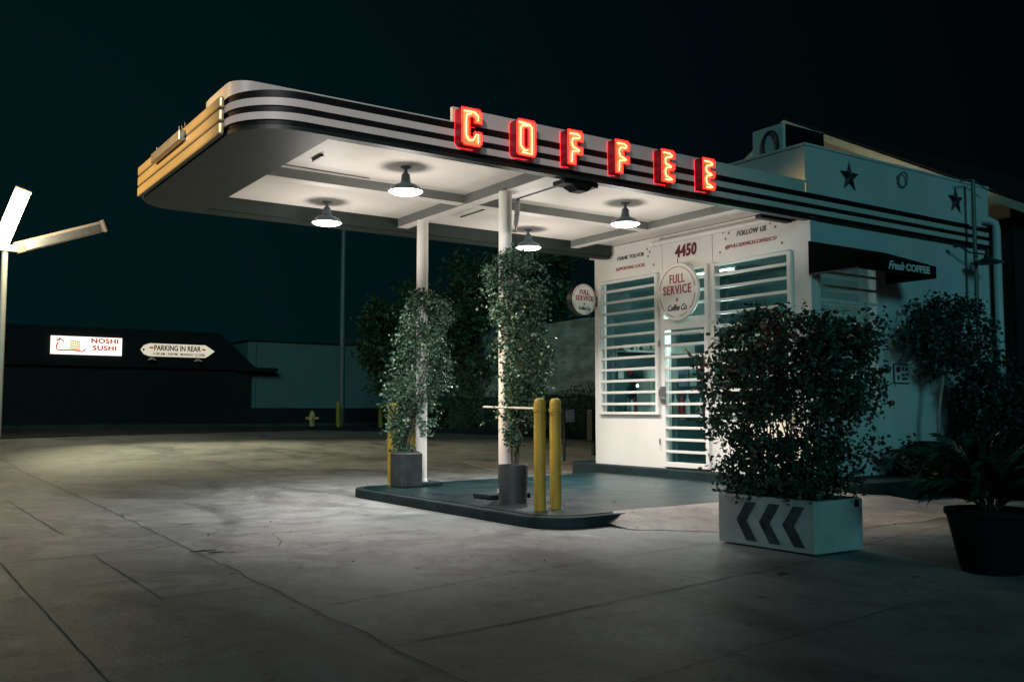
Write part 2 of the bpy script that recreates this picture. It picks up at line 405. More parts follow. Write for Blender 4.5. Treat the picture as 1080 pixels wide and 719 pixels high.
jline(j, [(-1, 5.95), (.86, 6.14), (2.06, 6.3)], .008, 6); jline(j, [(1.42, 5.52), (2.04, 5.61)], .008, 7)
jline(j, [(2.16, 10.14), (3.6, 10.5), (5.1, 10.82)], .010, 8); jline(j, [(1.3, 12.32), (2.18, 12.29)], .008, 9)
jline(j, [(2.1, 4.83), (3.48, 5.09), (5.6, 5.35)], .009, 10); jline(j, [(2.1, 3.87), (2.69, 3.93), (5.55, 4.35)], .011, 11)
jline(j, [(3.76, 5.5), (3.74, 4.87), (4.35, 4.75), (4.33, 4.21)], .005, 12, .05); jline(j, [(6.38, 5.9), (5.9, 5.4)], .007, 13)
jline(j, [(6.35, 4.6), (8.6, 5.05)], .008, 14); jline(j, [(4.35, 4.75), (4.9, 3.9), (5.6, 3.2)], .004, 15, .06)
jline(j, [(2.2, 16.2), (8, 17), (14, 17.6)], .010, 16); jline(j, [(6.9, 12), (6.9, 24)], .010, 17); jline(j, [(2.04, 7.0), (2.7, 7.1), (2.9, 7.9)], .007, 18, .08)
jline(j, [(2.1, 8.9), (2.5, 9.1), (3.1, 8.8)], .004, 19, .08); jline(j, [(1.9, 2.75), (4.8, 3.1)], .008, 20)
struct(j.build('pavement_joints', M['joint2']))
j = MB(); jline(j, [(2.33, 21.6), (2.2, 12), (2.05, 6.2), (1.99, 4.6), (1.96, 2.2)], .0085, 1, .020, .007); struct(j.build('pavement_crack', M['joint']))
# broken-out dark patches along the crack
p = MB(); r = random.Random(4)
for (x, y, s) in [(2.13, 7.2, .05), (2.2, 7.08, .035), (2.30, 7.0, .02), (2.5, 8.95, .035), (2.0, 6.1, .02), (3.3, 5.9, .014), (2.9, 6.9, .016), (4.9, 4.1, .03), (5.5, 3.55, .02), (6.9, 4.1, .03), (4.2, 8.7, .02)]+[(r.uniform(1, 7), r.uniform(3.2, 11), r.uniform(.006, .014)) for _ in range(60)]:
    n = 22; p.add([(x, y, .006)] + [(x+s*(1+.5*r.random())*math.cos(2*PI*k/n)*1.6, y+s*(.25+.5*r.random())*math.sin(2*PI*k/n), .006) for k in range(n)], [(0, 1+k, 1+(k+1) % n) for k in range(n)])
struct(p.build('pavement_patches', M['joint']))
# litter
lp = []
for _ in range(170):
    x = rnd.uniform(1.5, 9); y = rnd.uniform(4, 13); inpl = 5.1 < x < 9 and 6.8 < y < 10.8
    lp.append((Vector((x, y, (.118 if inpl else .010))), 0))
lo = leaves(lp, .012, .035, [M['litter']], 'dry_leaves', None, droop=.6, seed=5)
for v in lo.data.vertices: v.co.z = max(v.co.z if v.co.z < .03 else v.co.z, .007)
tag(lo, None, None, kind='stuff'); lo['label'] = 'scattered dry leaves and specks on the concrete forecourt'; lo['category'] = 'litter'

def arc(c, r, a0, a1, n=8): return [(c[0]+r*math.cos(math.radians(a0+(a1-a0)*i/n)), c[1]+r*math.sin(math.radians(a0+(a1-a0)*i/n))) for i in range(n+1)]
# platform (raised forecourt island)
pl = arc((5.35, 7.05), .42, 180, 270, 8) + [(5.9, 6.68), (9.6, 6.78), (9.6, 11.35)] + [(8.4, 11.1), (6.2, 10.95)] + arc((5.35, 10.45), .42, 90, 180, 8)
pl = [(x, y) for x, y in pl]
isl = struct(MB().prism(pl, 0.0, .105).build('forecourt_island', M['kerb'], bevel=.015))
inner = [(x + (7.5-x)*.030, y + (8.9-y)*.045) for x, y in pl]
struct(MB().prism(inner, .10, .112).build('island_paving', M['platform']))
# sloping concrete apron meeting the island
a = MB(); na = 26; vs = []
for i in range(na+1):
    x = 5.62 + (9.6-5.62)*i/na; w = min(1, (i+.5)/1.5); yy = 6.60 + .1*i/na
    run = .28 + 1.1*min(1, i/7.0) + .08*noise.noise(Vector((x*2, 0, 3)))
    for k in range(6):
        t = k/5; vs.append((x - (1-w)*.02, yy - run*t + .16*(1-t), max(.004, .116*w*(1-t)**1.3 + .004)))
a.add(vs, [(i*6+k, (i+1)*6+k, (i+1)*6+k+1, i*6+k+1) for i in range(na) for k in range(5)])
struct(a.build('apron', M['apron'], smooth=True))
struct(MB().prism([(9.0, 13.6), (10.0, 16.4), (12.0, 15.2), (11.2, 12.2), (10.2, 12.2)], 0, .010).build('rear_apron', M['apron']))
# building kerb
bk = [(9.22, 6.95)] + arc((9.6, 6.95), .38, 180, 270, 6)[1:] + [(13.9, 6.57), (13.9, 12.2)] + [(9.75, 12.2)] + arc((9.75, 11.75), .45, 90, 180, 6)
bk = [(x, y) for x, y in bk]
struct(MB().prism(bk, 0, .225).build('kiosk_kerb', M['kerb'], bevel=.015))
# back kerb with planting bed beyond
kb = MB()
kp = [(14.2, 35), (15.4, 31.0), (17.2, 24.5), (18.0, 20.0), (18.4, 15.0)]
kb.strip(kp, 0.0, .42, -.25); struct(kb.build('rear_kerb', M['kerb'], bevel=.02))

# ------------------------------------------------------------------ kiosk building
XW, YW, XR, YB = 9.45, 7.38, 13.42, 11.5
ZB, ZT = .225, 3.40
K = thing('coffee_kiosk', 'small white coffee kiosk with barred windows beside the canopy', 'building', (XW, YW, 0))
def kb_(mb, name, m, parent=K, **kw):
    o = mb.build(name, m, None, **kw)
    o.data.transform(Matrix.Translation((-XW, -YW, 0))); o.parent = parent; return o
w = MB()
T = .12
# front wall around openings: left window Y10.07..11.34 z1.0..3.02 ; door Y9.07..9.93 z.27..3.02 ; right window Y7.66..8.95
w.box(XW, XW+T, 10.03, 11.36, ZB, 1.0); w.box(XW, XW+T, 7.64, 8.97, ZB, 1.0)
w.box(XW, XW+T, YW+.004, YB, 3.04, 3.555)
w.box(XW, XW+T, 11.36, YB, ZB, 3.04); w.box(XW, XW+T, 9.93, 10.03, ZB, 3.04); w.box(XW, XW+T, 8.97, 9.07, ZB, 3.04); w.box(XW, XW+T, YW+.004, 7.64, ZB, 3.04)
kb_(w, 'front_wall', M['white'])
w = MB()   # side wall with opening X9.55..10.75 z1.03..3.05
w.box(XW+T, 9.56, YW, YW+T, ZB, ZT); w.box(10.76, XR, YW, YW+T, ZB, ZT); w.box(9.56, 10.76, YW, YW+T, ZB, 1.02); w.box(9.56, 10.76, YW, YW+T, 3.08, ZT)
for x in (10.98, 12.15, 13.30): w.box(x, x+.035, YW-.010, YW-.001, ZB, ZT)
w.box(XW+.0, XW+.11, YW-.012, YW+.003, ZB, ZT)
kb_(w, 'side_wall', M['wallwhite'])
w = MB(); w.box(XR, XR+.1, YW, YB, ZB, ZT); w.box(XW+T, XR, YB-.1, YB, ZB, ZT); kb_(w, 'rear_wall', M['wallwhite'])
kb_(MB().box(XW+T, XR, YW+T, YB-.1, ZB, ZB+.02), 'inside_floor', M['inwall'])
kb_(MB().box(XW+T+.01, XR-.01, YW+T+.01, YB-.11, 3.30, 3.34), 'inside_ceiling', M['inwall'])
w = MB(); w.box(XW+T+.01, XW+2.59, YB-.115, YB-.104, .26, 3.28); w.box(XW+2.6, XW+2.64, YW+T+.02, YB-.12, .26, 3.28); kb_(w, 'partition', M['inwall'])
# parapet above the canopy line
w = MB(); w.box(9.36, 9.40, 7.36, 11.4, 3.83, 4.27); w.box(9.40, 13.47, 7.352, 7.44, 3.69, 4.27); w.box(13.43, 13.47, 7.44, 11.4, 3.4, 4.27); w.box(9.40, 13.43, 11.36, 11.4, 3.4, 4.27)
kb_(w, 'parapet', M['wallwhite'])
w = MB(); w.box(9.34, 9.42, 7.335, 11.42, 4.27, 4.30); w.box(9.42, 13.49, 7.335, 7.46, 4.27, 4.30); kb_(w, 'coping', M['wallwhite'])
kb_(MB().box(9.40, 13.43, 7.44, 11.36, 3.6, 3.7), 'roof', M['darkroof'])
# front wall seams / screws panel lines
w = MB()
for y in (9.0, 9.98): w.box(XW-.012, XW-.0, y-.018, y+.018, 3.04, 3.54)
w.box(XW-.010, XW, 7.70, 11.34, 3.035, 3.05)
kb_(w, 'panel_trim', M['white'])

def bars_front(name, y0, y1, zs, extra=None, lab=None):
    fr = MB()
    x0, x1 = XW-.05, XW+.0
    z0, z1 = (zs[0], zs[1])
    fr.box(x0, x1, y0-.03, y0+.03, z0, z1); fr.box(x0, x1, y1-.03, y1+.03, z0, z1)
    fr.box(x0, x1, y0+.03, y1-.03, z1-.04, z1); fr.box(x0, x1, y0+.03, y1-.03, z0, z0+.04)
    f = kb_(fr, name, M['white'], bevel=.004)
    b = MB(); k = 1
    while z1-.172*k > z0+.08:
        z = z1-.172*k+.01; b.box(XW-.046, XW-.010, y0+.031, y1-.031, z-.019, z+.019); k += 1
    o = b.build('security_bars', M['white'], None, bevel=.004); o.data.transform(Matrix.Translation((-XW, -YW, 0))); o.parent = f
    gl = MB().box(XW+.085, XW+.09, y0, y1, z0, z1); o = gl.build('glass', M['glass'], None); o.data.transform(Matrix.Translation((-XW, -YW, 0))); o.parent = f
    return f
bars_front('window', 10.06, 11.33, (.98, 3.02))
bars_front('window', 7.67, 8.94, (.98, 3.02))
tw = bars_front('transom_window', 9.07, 9.93, (2.30, 3.03))
# security door
d = MB(); x0, x1 = XW-.055, XW-.005
d.box(x0, x1, 9.05, 9.11, .25, 2.30); d.box(x0, x1, 9.88, 9.94, .25, 2.30); d.box(x0, x1, 9.11, 9.88, 2.18, 2.30); d.box(x0, x1, 9.11, 9.88, .25, .32)
door = kb_(d, 'door', M['white'], bevel=.004)
b = MB()
for k in range(1, 12): z = .30+.166*k; b.box(XW-.05, XW-.014, 9.111, 9.879, z-.019, z+.019)
o = b.build('security_bars', M['white'], None, bevel=.004); o.data.transform(Matrix.Translation((-XW, -YW, 0))); o.parent = door
b = MB().box(XW+.06, XW+.065, 9.08, 9.92, .3, 2.28); o = b.build('glass', M['glass'], None); o.data.transform(Matrix.Translation((-XW, -YW, 0))); o.parent = door
b = MB().box(XW-.075, XW-.056, 9.86, 9.96, 1.14, 1.38); b.tube([(XW-.075, 9.90, 1.22), (XW-.11, 9.90, 1.22), (XW-.11, 9.80, 1.20)], .010, 8)
o = b.build('door_handle', M['steel'], None); o.data.transform(Matrix.Translation((-XW, -YW, 0))); o.parent = door
b = MB().box(XW-.02, XW+.02, 9.2, 9.55, 2.10, 2.15); o = b.build('door_closer', M['white'], None); o.data.transform(Matrix.Translation((-XW, -YW, 0))); o.parent = door
for z in (.6, 1.3, 2.0):
    o = MB().tube([(XW-.06, 9.99, z-.04), (XW-.06, 9.99, z+.04)], .013, 8).build('hinge', M['steel'], None); o.data.transform(Matrix.Translation((-XW, -YW, 0))); o.parent = door
kb_(MB().box(XW-.005, XW+.3, 9.08, 9.92, .226, .27), 'threshold', M['steel'])
# side window
f = MB(); f.box(9.54, 10.78, YW-.03, YW-.002, 1.0, 1.04); f.box(9.54, 9.60, YW-.03, YW-.002, 1.04, 3.08); f.box(10.72, 10.78, YW-.03, YW-.002, 1.04, 3.08)
sw = kb_(f, 'side_window', M['wallwhite'], bevel=.004)
b = MB(); z = 1.19
while z < 3.05: b.box(9.60, 10.72, YW-.028, YW-.006, z-.017, z+.017); z += .172
o = b.build('security_bars', M['wallwhite'], None, bevel=.004); o.data.transform(Matrix.Translation((-XW, -YW, 0))); o.parent = sw
b = MB().box(9.56, 10.76, YW+.10, YW+.105, 1.02, 3.08); o = b.build('glass', M['glass'], None); o.data.transform(Matrix.Translation((-XW, -YW, 0))); o.parent = sw
# painted writing on the header boards
text('4450', 'house_number', M['maroon'], K, (XW-.008-XW, 9.49-YW, 3.275), '-X', .23, .42, .12, .008, space=1.08)
text('THANK YOU FOR', 'lettering', M['ink'], K, (-.006, 10.66-YW, 3.345), '-X', .082, .60, .25, .0)
text('SUPPORTING LOCAL', 'lettering', M['red'], K, (-.006, 10.66-YW, 3.185), '-X', .070, .66, .25, .0)
text('FOLLOW US', 'lettering', M['ink'], K, (-.006, 8.30-YW, 3.365), '-X', .095, .50, .25, .001, space=1.12)
text('@FULLSERVICECOFFEECO', 'lettering', M['red'], K, (-.006, 8.32-YW, 3.215), '-X', .068, .86, .25, .0)
def star(r, c=(0, 0), k=.42, rot=0): return [(c[0]+(r if i % 2 == 0 else r*k)*math.sin(PI*i/5+rot), c[1]+(r if i % 2 == 0 else r*k)*math.cos(PI*i/5+rot)) for i in range(10)]
ss = []
for (y, z) in [(8.78, 3.42), (8.74, 3.33), (8.68, 3.40), (7.98, 3.42), (7.90, 3.36), (7.84, 3.44), (10.28, 3.41), (10.22, 3.36), (10.26, 3.30), (11.16, 3.40), (8.84, 3.16), (7.80, 3.14), (10.14, 3.16)]:
    shape([star(.020, (-(y-YW), z))], 'painted_star', M['maroon'], K, (-.006, 0, 0), '-X', .002)
# eave conduit, pull handles, little fixtures
w = MB(); w.tube([(XW-.12, 10.0, 3.43), (XW-.12, 7.70, 3.43)], .034, 14); w.tube([(XW-.12, 10.06, 3.43), (XW-.12, 9.98, 3.43)], .043, 12); w.tube([(XW-.12, 9.90, 3.43), (XW-.12, 9.86, 3.43)], .043, 12)
w.tube([(XW-.12, 7.86, 3.43), (XW-.12, 7.80, 3.43)], .043, 12); w.box(XW-.12, XW, 9.7, 9.73, 3.42, 3.45); w.box(XW-.12, XW, 8.0, 8.03, 3.42, 3.45)
kb_(w, 'wall_conduit', M['white'], smooth=True)

# ---- canopy
C = thing('canopy', 'streamline canopy with dark stripes on steel posts reaching from the kiosk over the forecourt', 'canopy', (5.75, 9.3, 0))
def cb(mb, name, m, parent=C, **kw):
    o = mb.build(name, m, None, **kw); o.data.transform(Matrix.Translation((-5.75, -9.3, 0))); o.parent = parent; return o
def outline(ins, y0=7.35, y1=11.2, x0=2.43, rn=.52, xe=13.46):
    y0 += ins; y1 -= ins; x0 += ins; rn -= ins*.5
    return [(xe, y0)] + arc((x0+rn, y0+rn), rn, 270, 180, 12) + arc((x0+rn, y1-rn), rn, 180, 90, 12) + [(9.35, y1)]
def band(z0, z1, ins, name, m, th=-.06): return cb(MB().strip(outline(ins), z0, z1, th), name, m, smooth=True)
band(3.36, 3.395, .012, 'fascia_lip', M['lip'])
band(3.395, 3.438, .020, 'fascia_groove', M['black'])
band(3.438, 3.500, 0, 'fascia_band', M['fascia'])
band(3.500, 3.556, .016, 'fascia_groove', M['black'])
band(3.556, 3.620, 0, 'fascia_band', M['fascia'])
band(3.620, 3.690, .016, 'fascia_groove', M['black'])
# underside board of the front end and the narrow rim
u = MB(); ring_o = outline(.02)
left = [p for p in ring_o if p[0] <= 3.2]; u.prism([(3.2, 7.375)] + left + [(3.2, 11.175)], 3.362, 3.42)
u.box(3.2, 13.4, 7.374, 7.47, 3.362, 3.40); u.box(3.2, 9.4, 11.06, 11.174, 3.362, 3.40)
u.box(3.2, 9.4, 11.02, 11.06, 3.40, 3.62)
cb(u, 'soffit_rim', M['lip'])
cb(MB().box(3.17, 9.44, 7.42, 11.06, 3.56, 3.60), 'ceiling', M['ceil'])
cb(MB().box(3.17, 3.2, 7.45, 11.02, 3.40, 3.56), 'ceiling_edge', M['ceil'])
# roof deck and stepped parapet
cb(MB().prism(outline(.08)+[(13.3, 11.1)][:0], 3.61, 3.66), 'roof_deck', M['darkroof'])
pp = [(9.36, 7.86), (2.75, 7.86)] + arc((2.70, 8.06), .20, 270, 180, 10)[1:] + [(2.5, 8.55)] + arc((2.85, 8.6), .35, 180, 90, 8)[1:] + [(9.3, 8.95)]
cb(MB().strip(pp, 3.66, 3.88, -.04), 'roof_parapet', M['fascia'], smooth=True)
cb(MB().box(4.37, 9.35, 7.353, 7.40, 3.688, 3.835), 'sign_board', M['fascia'], bevel=.004)
for x in (4.9, 6.1, 7.3, 8.5): cb(MB().box(x, x+.03, 7.402, 7.55, 3.70, 3.73), 'board_bracket', M['darkmetal'])
# gold front panels
for z0, z1 in ((3.372, 3.476), (3.486, 3.590), (3.600, 3.700)):
    gmb = MB(); gmb.box(2.385, 2.428, 7.86, 10.76, z0, z1); cb(gmb, 'gold_panel', M['gold'], bevel=.016)
cb(MB().box(2.392, 2.428, 7.88, 10.74, 3.37, 3.69), 'panel_backing', M['darkmetal'])
# small box and spikes mounted on gold front
w = MB(); w.box(2.33, 2.384, 8.9, 9.95, 3.56, 3.655); cb(w, 'transformer_box', M['steel'], bevel=.005)
for y in (8.95, 9.05, 9.14, 9.98): cb(MB().tube([(2.40, y, 3.70), (2.40, y+.02, 3.75+.01*math.sin(y*40))], .006, 6), 'bracket', M['steel'])
# beams
for (a, b, c, d_, z) in ((3.2, 5.72, 9.34, 9.48, 3.455), (5.86, 8.6, 9.34, 9.48, 3.455), (5.72, 5.86, 7.45, 11.05, 3.44), (8.6, 8.72, 7.45, 11.02, 3.455)):
    bm_ = cb(MB().box(a, b, c, d_, z+.006, 3.5605), 'ceiling_beam', M['web'])  # beam sides in a darker grey-green than the flange and ceiling
    o = MB().box(a-(.003 if b-a < 1 else 0), b+(.003 if b-a < 1 else 0), c-(.003 if b-a > 1 else 0), d_+(.003 if b-a > 1 else 0), z, z+.005).build('flange', M['ceil'], None); o.data.transform(Matrix.Translation((-5.75, -9.3, 0))); o.parent = bm_
for (cx, cy) in ((5.76, 10.42), (5.74, 8.52)):
    w = MB(); w.tube([(cx, cy, .165), (cx, cy, 3.44)], .072, 24, caps=False); w.lathe([(.072, .20), (.078, .20), (.082, .165)], 24, (cx, cy, 0))
    cb(w, 'post', M['white'], smooth=True)
    cb(MB().box(cx-.30, cx+.22, cy-.17, cy+.17, .112, .165), 'post_footing', M['kerb'], bevel=.012)
# wires and fittings under the ceiling
cb(MB().tube([(3.3, 9.1, 3.53), (4.4, 9.15, 3.53)], .006, 6), 'ceiling_conduit', M['darkmetal'])
cb(MB().tube([(5.9, 9.52, 3.5), (5.9, 9.9, 3.5)], .03, 8), 'pipe_stub', M['darkmetal'])
w = MB(); w.tube([(6.2, 7.55, 3.50), (6.25, 10.3, 3.52)], .010, 8)
cb(w, 'ceiling_conduit', M['darkmetal'])
cb(MB().box(3.62, 3.64, 8.6, 8.85, 3.53, 3.558), 'ceiling_hook', M['darkmetal'])

# flexible hose hanging from conduit
w = MB(); pts = []; rs = []
for i in range(26):
    t = i/25; pts.append((6.22+.05*math.sin(t*2.8), 8.98+.06*math.sin(t*2.4)+.05*t, 3.50-.36*t)); rs.append(.030+.009*(i % 2)-.008*t)
w.tube(pts, rs, 10); o = w.build('flexible_hose', M['steel'], smooth=True)
tag(o, 'short ribbed pale hose hanging from the canopy ceiling behind the nearer white post', 'hose')

# flood light under fascia
F = thing('flood_light', 'dark box flood light fixed under the edge of the canopy below the letters', 'light', (5.92, 7.50, 3.37))
MB().box(-.22, .22, -.10, .10, -.055, -.01).build('housing', M['black'], F, bevel=.008)
w = MB(); w.add([(-.10, -.09, -.055), (.14, -.09, -.055), (.14, .09, -.055), (-.10, .09, -.055), (-.02, -.07, -.10), (.10, -.07, -.10), (.10, .07, -.10), (-.02, .07, -.10)], [(0, 1, 2, 3), (4, 5, 6, 7), (0, 1, 5, 4), (1, 2, 6, 5), (2, 3, 7, 6), (3, 0, 4, 7)]); w.build('hood', M['black'], F)
F2 = thing('flood_light', 'slim dark lamp bracket under the canopy edge at the corner of the kiosk', 'light', (8.95, 7.62, 3.40))
MB().box(-.14, .42, -.05, .05, -.05, .0).build('housing', M['black'], F2, bevel=.006)
MB().box(.42, .52, -.03, .03, -.02, .0).build('bracket', M['darkmetal'], F2)

# ---- barn lamps
def lamp(loc, label):
    t = thing('barn_lamp', label, 'lamp', loc, 0, 'lit barn lamps under the canopy ceiling')
    s = MB(); s.lathe([(.0, -.0), (.055, 0), (.055, -.012), (.02, -.022), (.016, -.065)], 24); s.build('ceiling_mount', M['shade'], t, smooth=True)
    s = MB(); s.lathe([(.016, -.055), (.042, -.08), (.048, -.12), (.052, -.155), (.066, -.175), (.11, -.19), (.155, -.215), (.182, -.25), (.187, -.262), (.180, -.262), (.15, -.225), (.10, -.20), (.04, -.19)], 40)
    s.build('lamp_shade', M['shade'], t, smooth=True)
    b = MB(); b.lathe([(.172, -.256), (.155, -.272), (.11, -.284), (.06, -.290), (.001, -.292)], 40); b.build('bulb', M['glow'], t, smooth=True)
    return t
LP = [((4.55, 8.60, 3.56), 'lit barn lamp nearest the street end on the near side of the canopy'),
      ((4.54, 10.60, 3.56), 'lit barn lamp at the far left under the canopy, left of the farther post'),
      ((7.57, 8.62, 3.56), 'lit barn lamp closest to the kiosk door on the near side'),
      ((7.57, 10.66, 3.56), 'lit barn lamp right behind the nearer vine wrapped post')]
L0 = lamp(*LP[0])
for loc, lab in LP[1:]: dup(L0, loc, lab)
for (x, y, z), _ in LP:
    light('ceiling_fill', 'SPOT', (x, y, z-.95), 42, (1, .94, .87), shadow_soft_size=.22, rot=(PI, 0, 0), spot_size=math.radians(176), spot_blend=.15)  # unseen upward light added below each shade to brighten the ceiling
    light('barn_lamp_beam', 'SPOT', (x, y, z-.31), (400 if x < 6 else 820), (1, .95, .91), shadow_soft_size=.12, spot_size=math.radians(124), spot_blend=.9)

# ---- COFFEE letters
def rr(x0, y0, x1, y1, r, n=4):
    out = []
    for cx, cy, a in ((x1-r, y0+r, 270), (x1-r, y1-r, 0), (x0+r, y1-r, 90), (x0+r, y0+r, 180)):
        out += arc((cx, cy), r, a, a+90, n)
    return out
LW, LH = .215, .345
Cc = [(.03, 0), (.19, 0), (.215, .025), (.215, .135), (.135, .135), (.135, .095), (.12, .08), (.095, .08), (.082, .095), (.082, .255), (.095, .268), (.12, .268), (.135, .255), (.135, .215), (.215, .215), (.215, .315), (.19, .345), (.0, .345), (.0, .03)]
Oo = [rr(0, 0, LW, LH, .03), rr(.082, .075, .133, .27, .022)]
Ff = [(0, 0), (.095, 0), (.095, .105), (.165, .105), (.185, .125), (.185, .185), (.120, .185), (.110, .20), (.110, .24), (.185, .24), (.185, .32), (.165, .345), (0, .345)]
Ee = [(0, 0), (.165, 0), (.185, .02), (.185, .085), (.11, .085), (.11, .125), (.165, .13), (.185, .15), (.185, .205), (.11, .21), (.11, .25), (.185, .255), (.185, .325), (.165, .345), (0, .345)]
inC = [[(.02, .31), (.13, .315), (.175, .285), (.175, .24)], [(.10, .295), (.055, .285), (.045, .25), (.045, .09), (.075, .045), (.12, .05), (.15, .11), (.175, .11), (.175, .03)]]
inO = [[(.02, .315), (.14, .305), (.172, .28), (.172, .02), (.06, .028)], [(.13, .29), (.06, .29), (.042, .26), (.042, .09), (.085, .045), (.125, .06)]]
inF = [[(.02, .305), (.11, .31), (.15, .29), (.14, .27), (.06, .265), (.045, .22), (.06, .175), (.12, .16), (.14, .145), (.05, .13), (.045, .02)]]
inE = [[(.02, .31), (.11, .31), (.15, .29), (.14, .275), (.06, .26), (.045, .225), (.06, .19), (.12, .18), (.135, .165), (.06, .15), (.045, .11), (.06, .06), (.12, .045), (.145, .03), (.05, .022)]]
def letter(nm, x, loops, ins, label):
    t = thing('neon_letter', label, 'neon letter', (x, 7.23, 3.455), 0, 'red neon letters of the roof sign')
    shape(loops, 'letter_box', M['redbox'], t, (0, .058, 0), '-Y', .054)
    f = shape(loops, 'letter_face', M['amber'], t, (0, .001, 0), '-Y', .002)
    w = MB()
    for lp in loops: w.tube([(a, -.010, b) for a, b in lp] + [(lp[0][0], -.010, lp[0][1])], .0058, 6)
    w.build('outline_tube', M['neon'], t, smooth=True)
    w = MB()
    for lp in loops[:1]:
        cx, cz = LW*.45, LH/2
        w.tube([(a, .119, b) for a, b in lp] + [(lp[0][0], .119, lp[0][1])], .003, 6)
    w.build('halo_helper', M['neon'], t, smooth=True)  # hidden red tube added to throw a halo onto the board
    w = MB()
    for lp in ins: w.tube([(a, -.014, b) for a, b in lp], .0042, 6)
    w.build('inner_tube', M['neonin'], t, smooth=True)
    for (a, b) in ((.04, .05), (.04, .28)): MB().tube([(a, .113, b), (a, .16, b)], .012, 6).build('standoff', M['darkmetal'], t)
    return t
letter('C', 4.39, [Cc], inC, 'red neon letter C, leftmost letter above the canopy edge')
letter('O', 5.00, Oo, inO, 'red neon letter O beside the C above the canopy edge')
letter('F', 5.61, [Ff], inF, 'red neon letter F directly right of the O')
letter('F', 6.22, [Ff], inF, 'red neon letter F directly left of the first E')
letter('E', 6.86, [Ee], inE, 'red neon letter E between the second F and the last E')
letter('E', 7.47, [Ee], inE, 'red neon letter E at the right end of the roof sign')

# ---- wall stars, hook, plaque
for x, lab in ((10.21, 'dark red metal star on the parapet, the one nearer the neon letters'), (12.61, 'dark red metal star on the parapet beside the tall service pole')):
    t = thing('wall_star', lab, 'star', (x, 7.34, 3.99), 0, 'dark stars on the parapet')
    w = MB(); P = star(.20, k=.40); vs = [(a, 0, b) for a, b in P] + [(0, -.045, 0), (0, .008, 0)]
    w.add(vs, [(i, (i+1) % 10, 10) for i in range(10)] + [((i+1) % 10, i, 11) for i in range(10)]); w.build('star_plate', M['starp'], t)
w = MB(); w.tube([(.10*math.cos(a)*.9, -.03-.02*math.sin(a), .07*math.sin(a)+(.03 if math.sin(a) > 0 else -.02)) for a in [PI*2*i/20 for i in range(21)]], .012, 8)
w.tube([(-.1, .0, .03), (-.07, -.03, .03)], .016, 8); o = w.build('wall_ring', M['steel'], loc=(11.32, 7.345, 4.10), smooth=True); tag(o, 'small bent metal ring fixed to the parapet between the two stars', 'hook')
t = thing('wall_notice', 'small framed notice with pictograms on the white side wall', 'notice', (11.23, YW-.012, 1.52))
MB().box(-.17, .17, -.008, .002, -.13, .13).build('frame', M['darkmetal'], t, bevel=.004)
MB().box(-.155, .155, -.012, -.0085, -.115, .115).build('panel', M['wallwhite'], t)
for i, (a, b, c, d) in enumerate([(-.12, -.04, .02, .09), (0, .04, .04, .09), (.07, .13, .04, .08), (-.1, -.06, -.08, -.02), (-.01, .05, -.03, .0), (.0, .12, -.08, -.05), (.08, .13, -.02, .01)]): MB().box(a, b, -.015, -.0125, c, d).build('pictogram', M['ink'], t)

# ---- awning
A = thing('window_awning', 'black canvas awning lettered Fresh COFFEE over the side window', 'awning', (9.42, YW, 0))
X0, X1, YO = 0, 1.56, -.70
zt, zo, zb = 3.10, 2.83, 2.69
w = MB()
w.add([(X0, 0, zt), (X1, 0, zt), (X1, YO, zo), (X0, YO, zo), (X0, 0, zt-.02), (X1, 0, zt-.02), (X1, YO+.02, zo-.02), (X0, YO+.02, zo-.02)], [(0, 1, 2, 3), (4, 5, 6, 7), (0, 1, 5, 4), (2, 3, 7, 6)])
for x in (X0, X1-.012):
    P = [(0, zt), (YO, zo), (YO, zb), (0, zb)]
    w.add([(x, y, z) for y, z in P] + [(x+.012, y, z) for y, z in P], [(0, 1, 2, 3), (7, 6, 5, 4), (0, 1, 5, 4), (1, 2, 6, 5), (2, 3, 7, 6), (3, 0, 4, 7)])
w.build('canvas', M['awning'], A)
MB().box(X0, X1, YO-.004, YO+.008, zb, zo+.001).build('valance', M['awning'], A)
text('Fresh', 'lettering', M['textwhite'], A, (.71, YO-.008, 2.765), '-Y', .135, .32, .42, .004)
text('COFFEE', 'lettering', M['textwhite'], A, (1.16, YO-.008, 2.762), '-Y', .115, .50, 0, .005)
w = MB(); w.tube([(X0+.01, 0, zb), (X0+.01, YO, zb)], .012, 6); w.tube([(X1-.01, 0, zb), (X1-.01, YO, zb)], .012, 6); w.tube([(X0, YO+.015, zb), (X1, YO+.015, zb)], .012, 6); w.build('frame', M['darkmetal'], A)

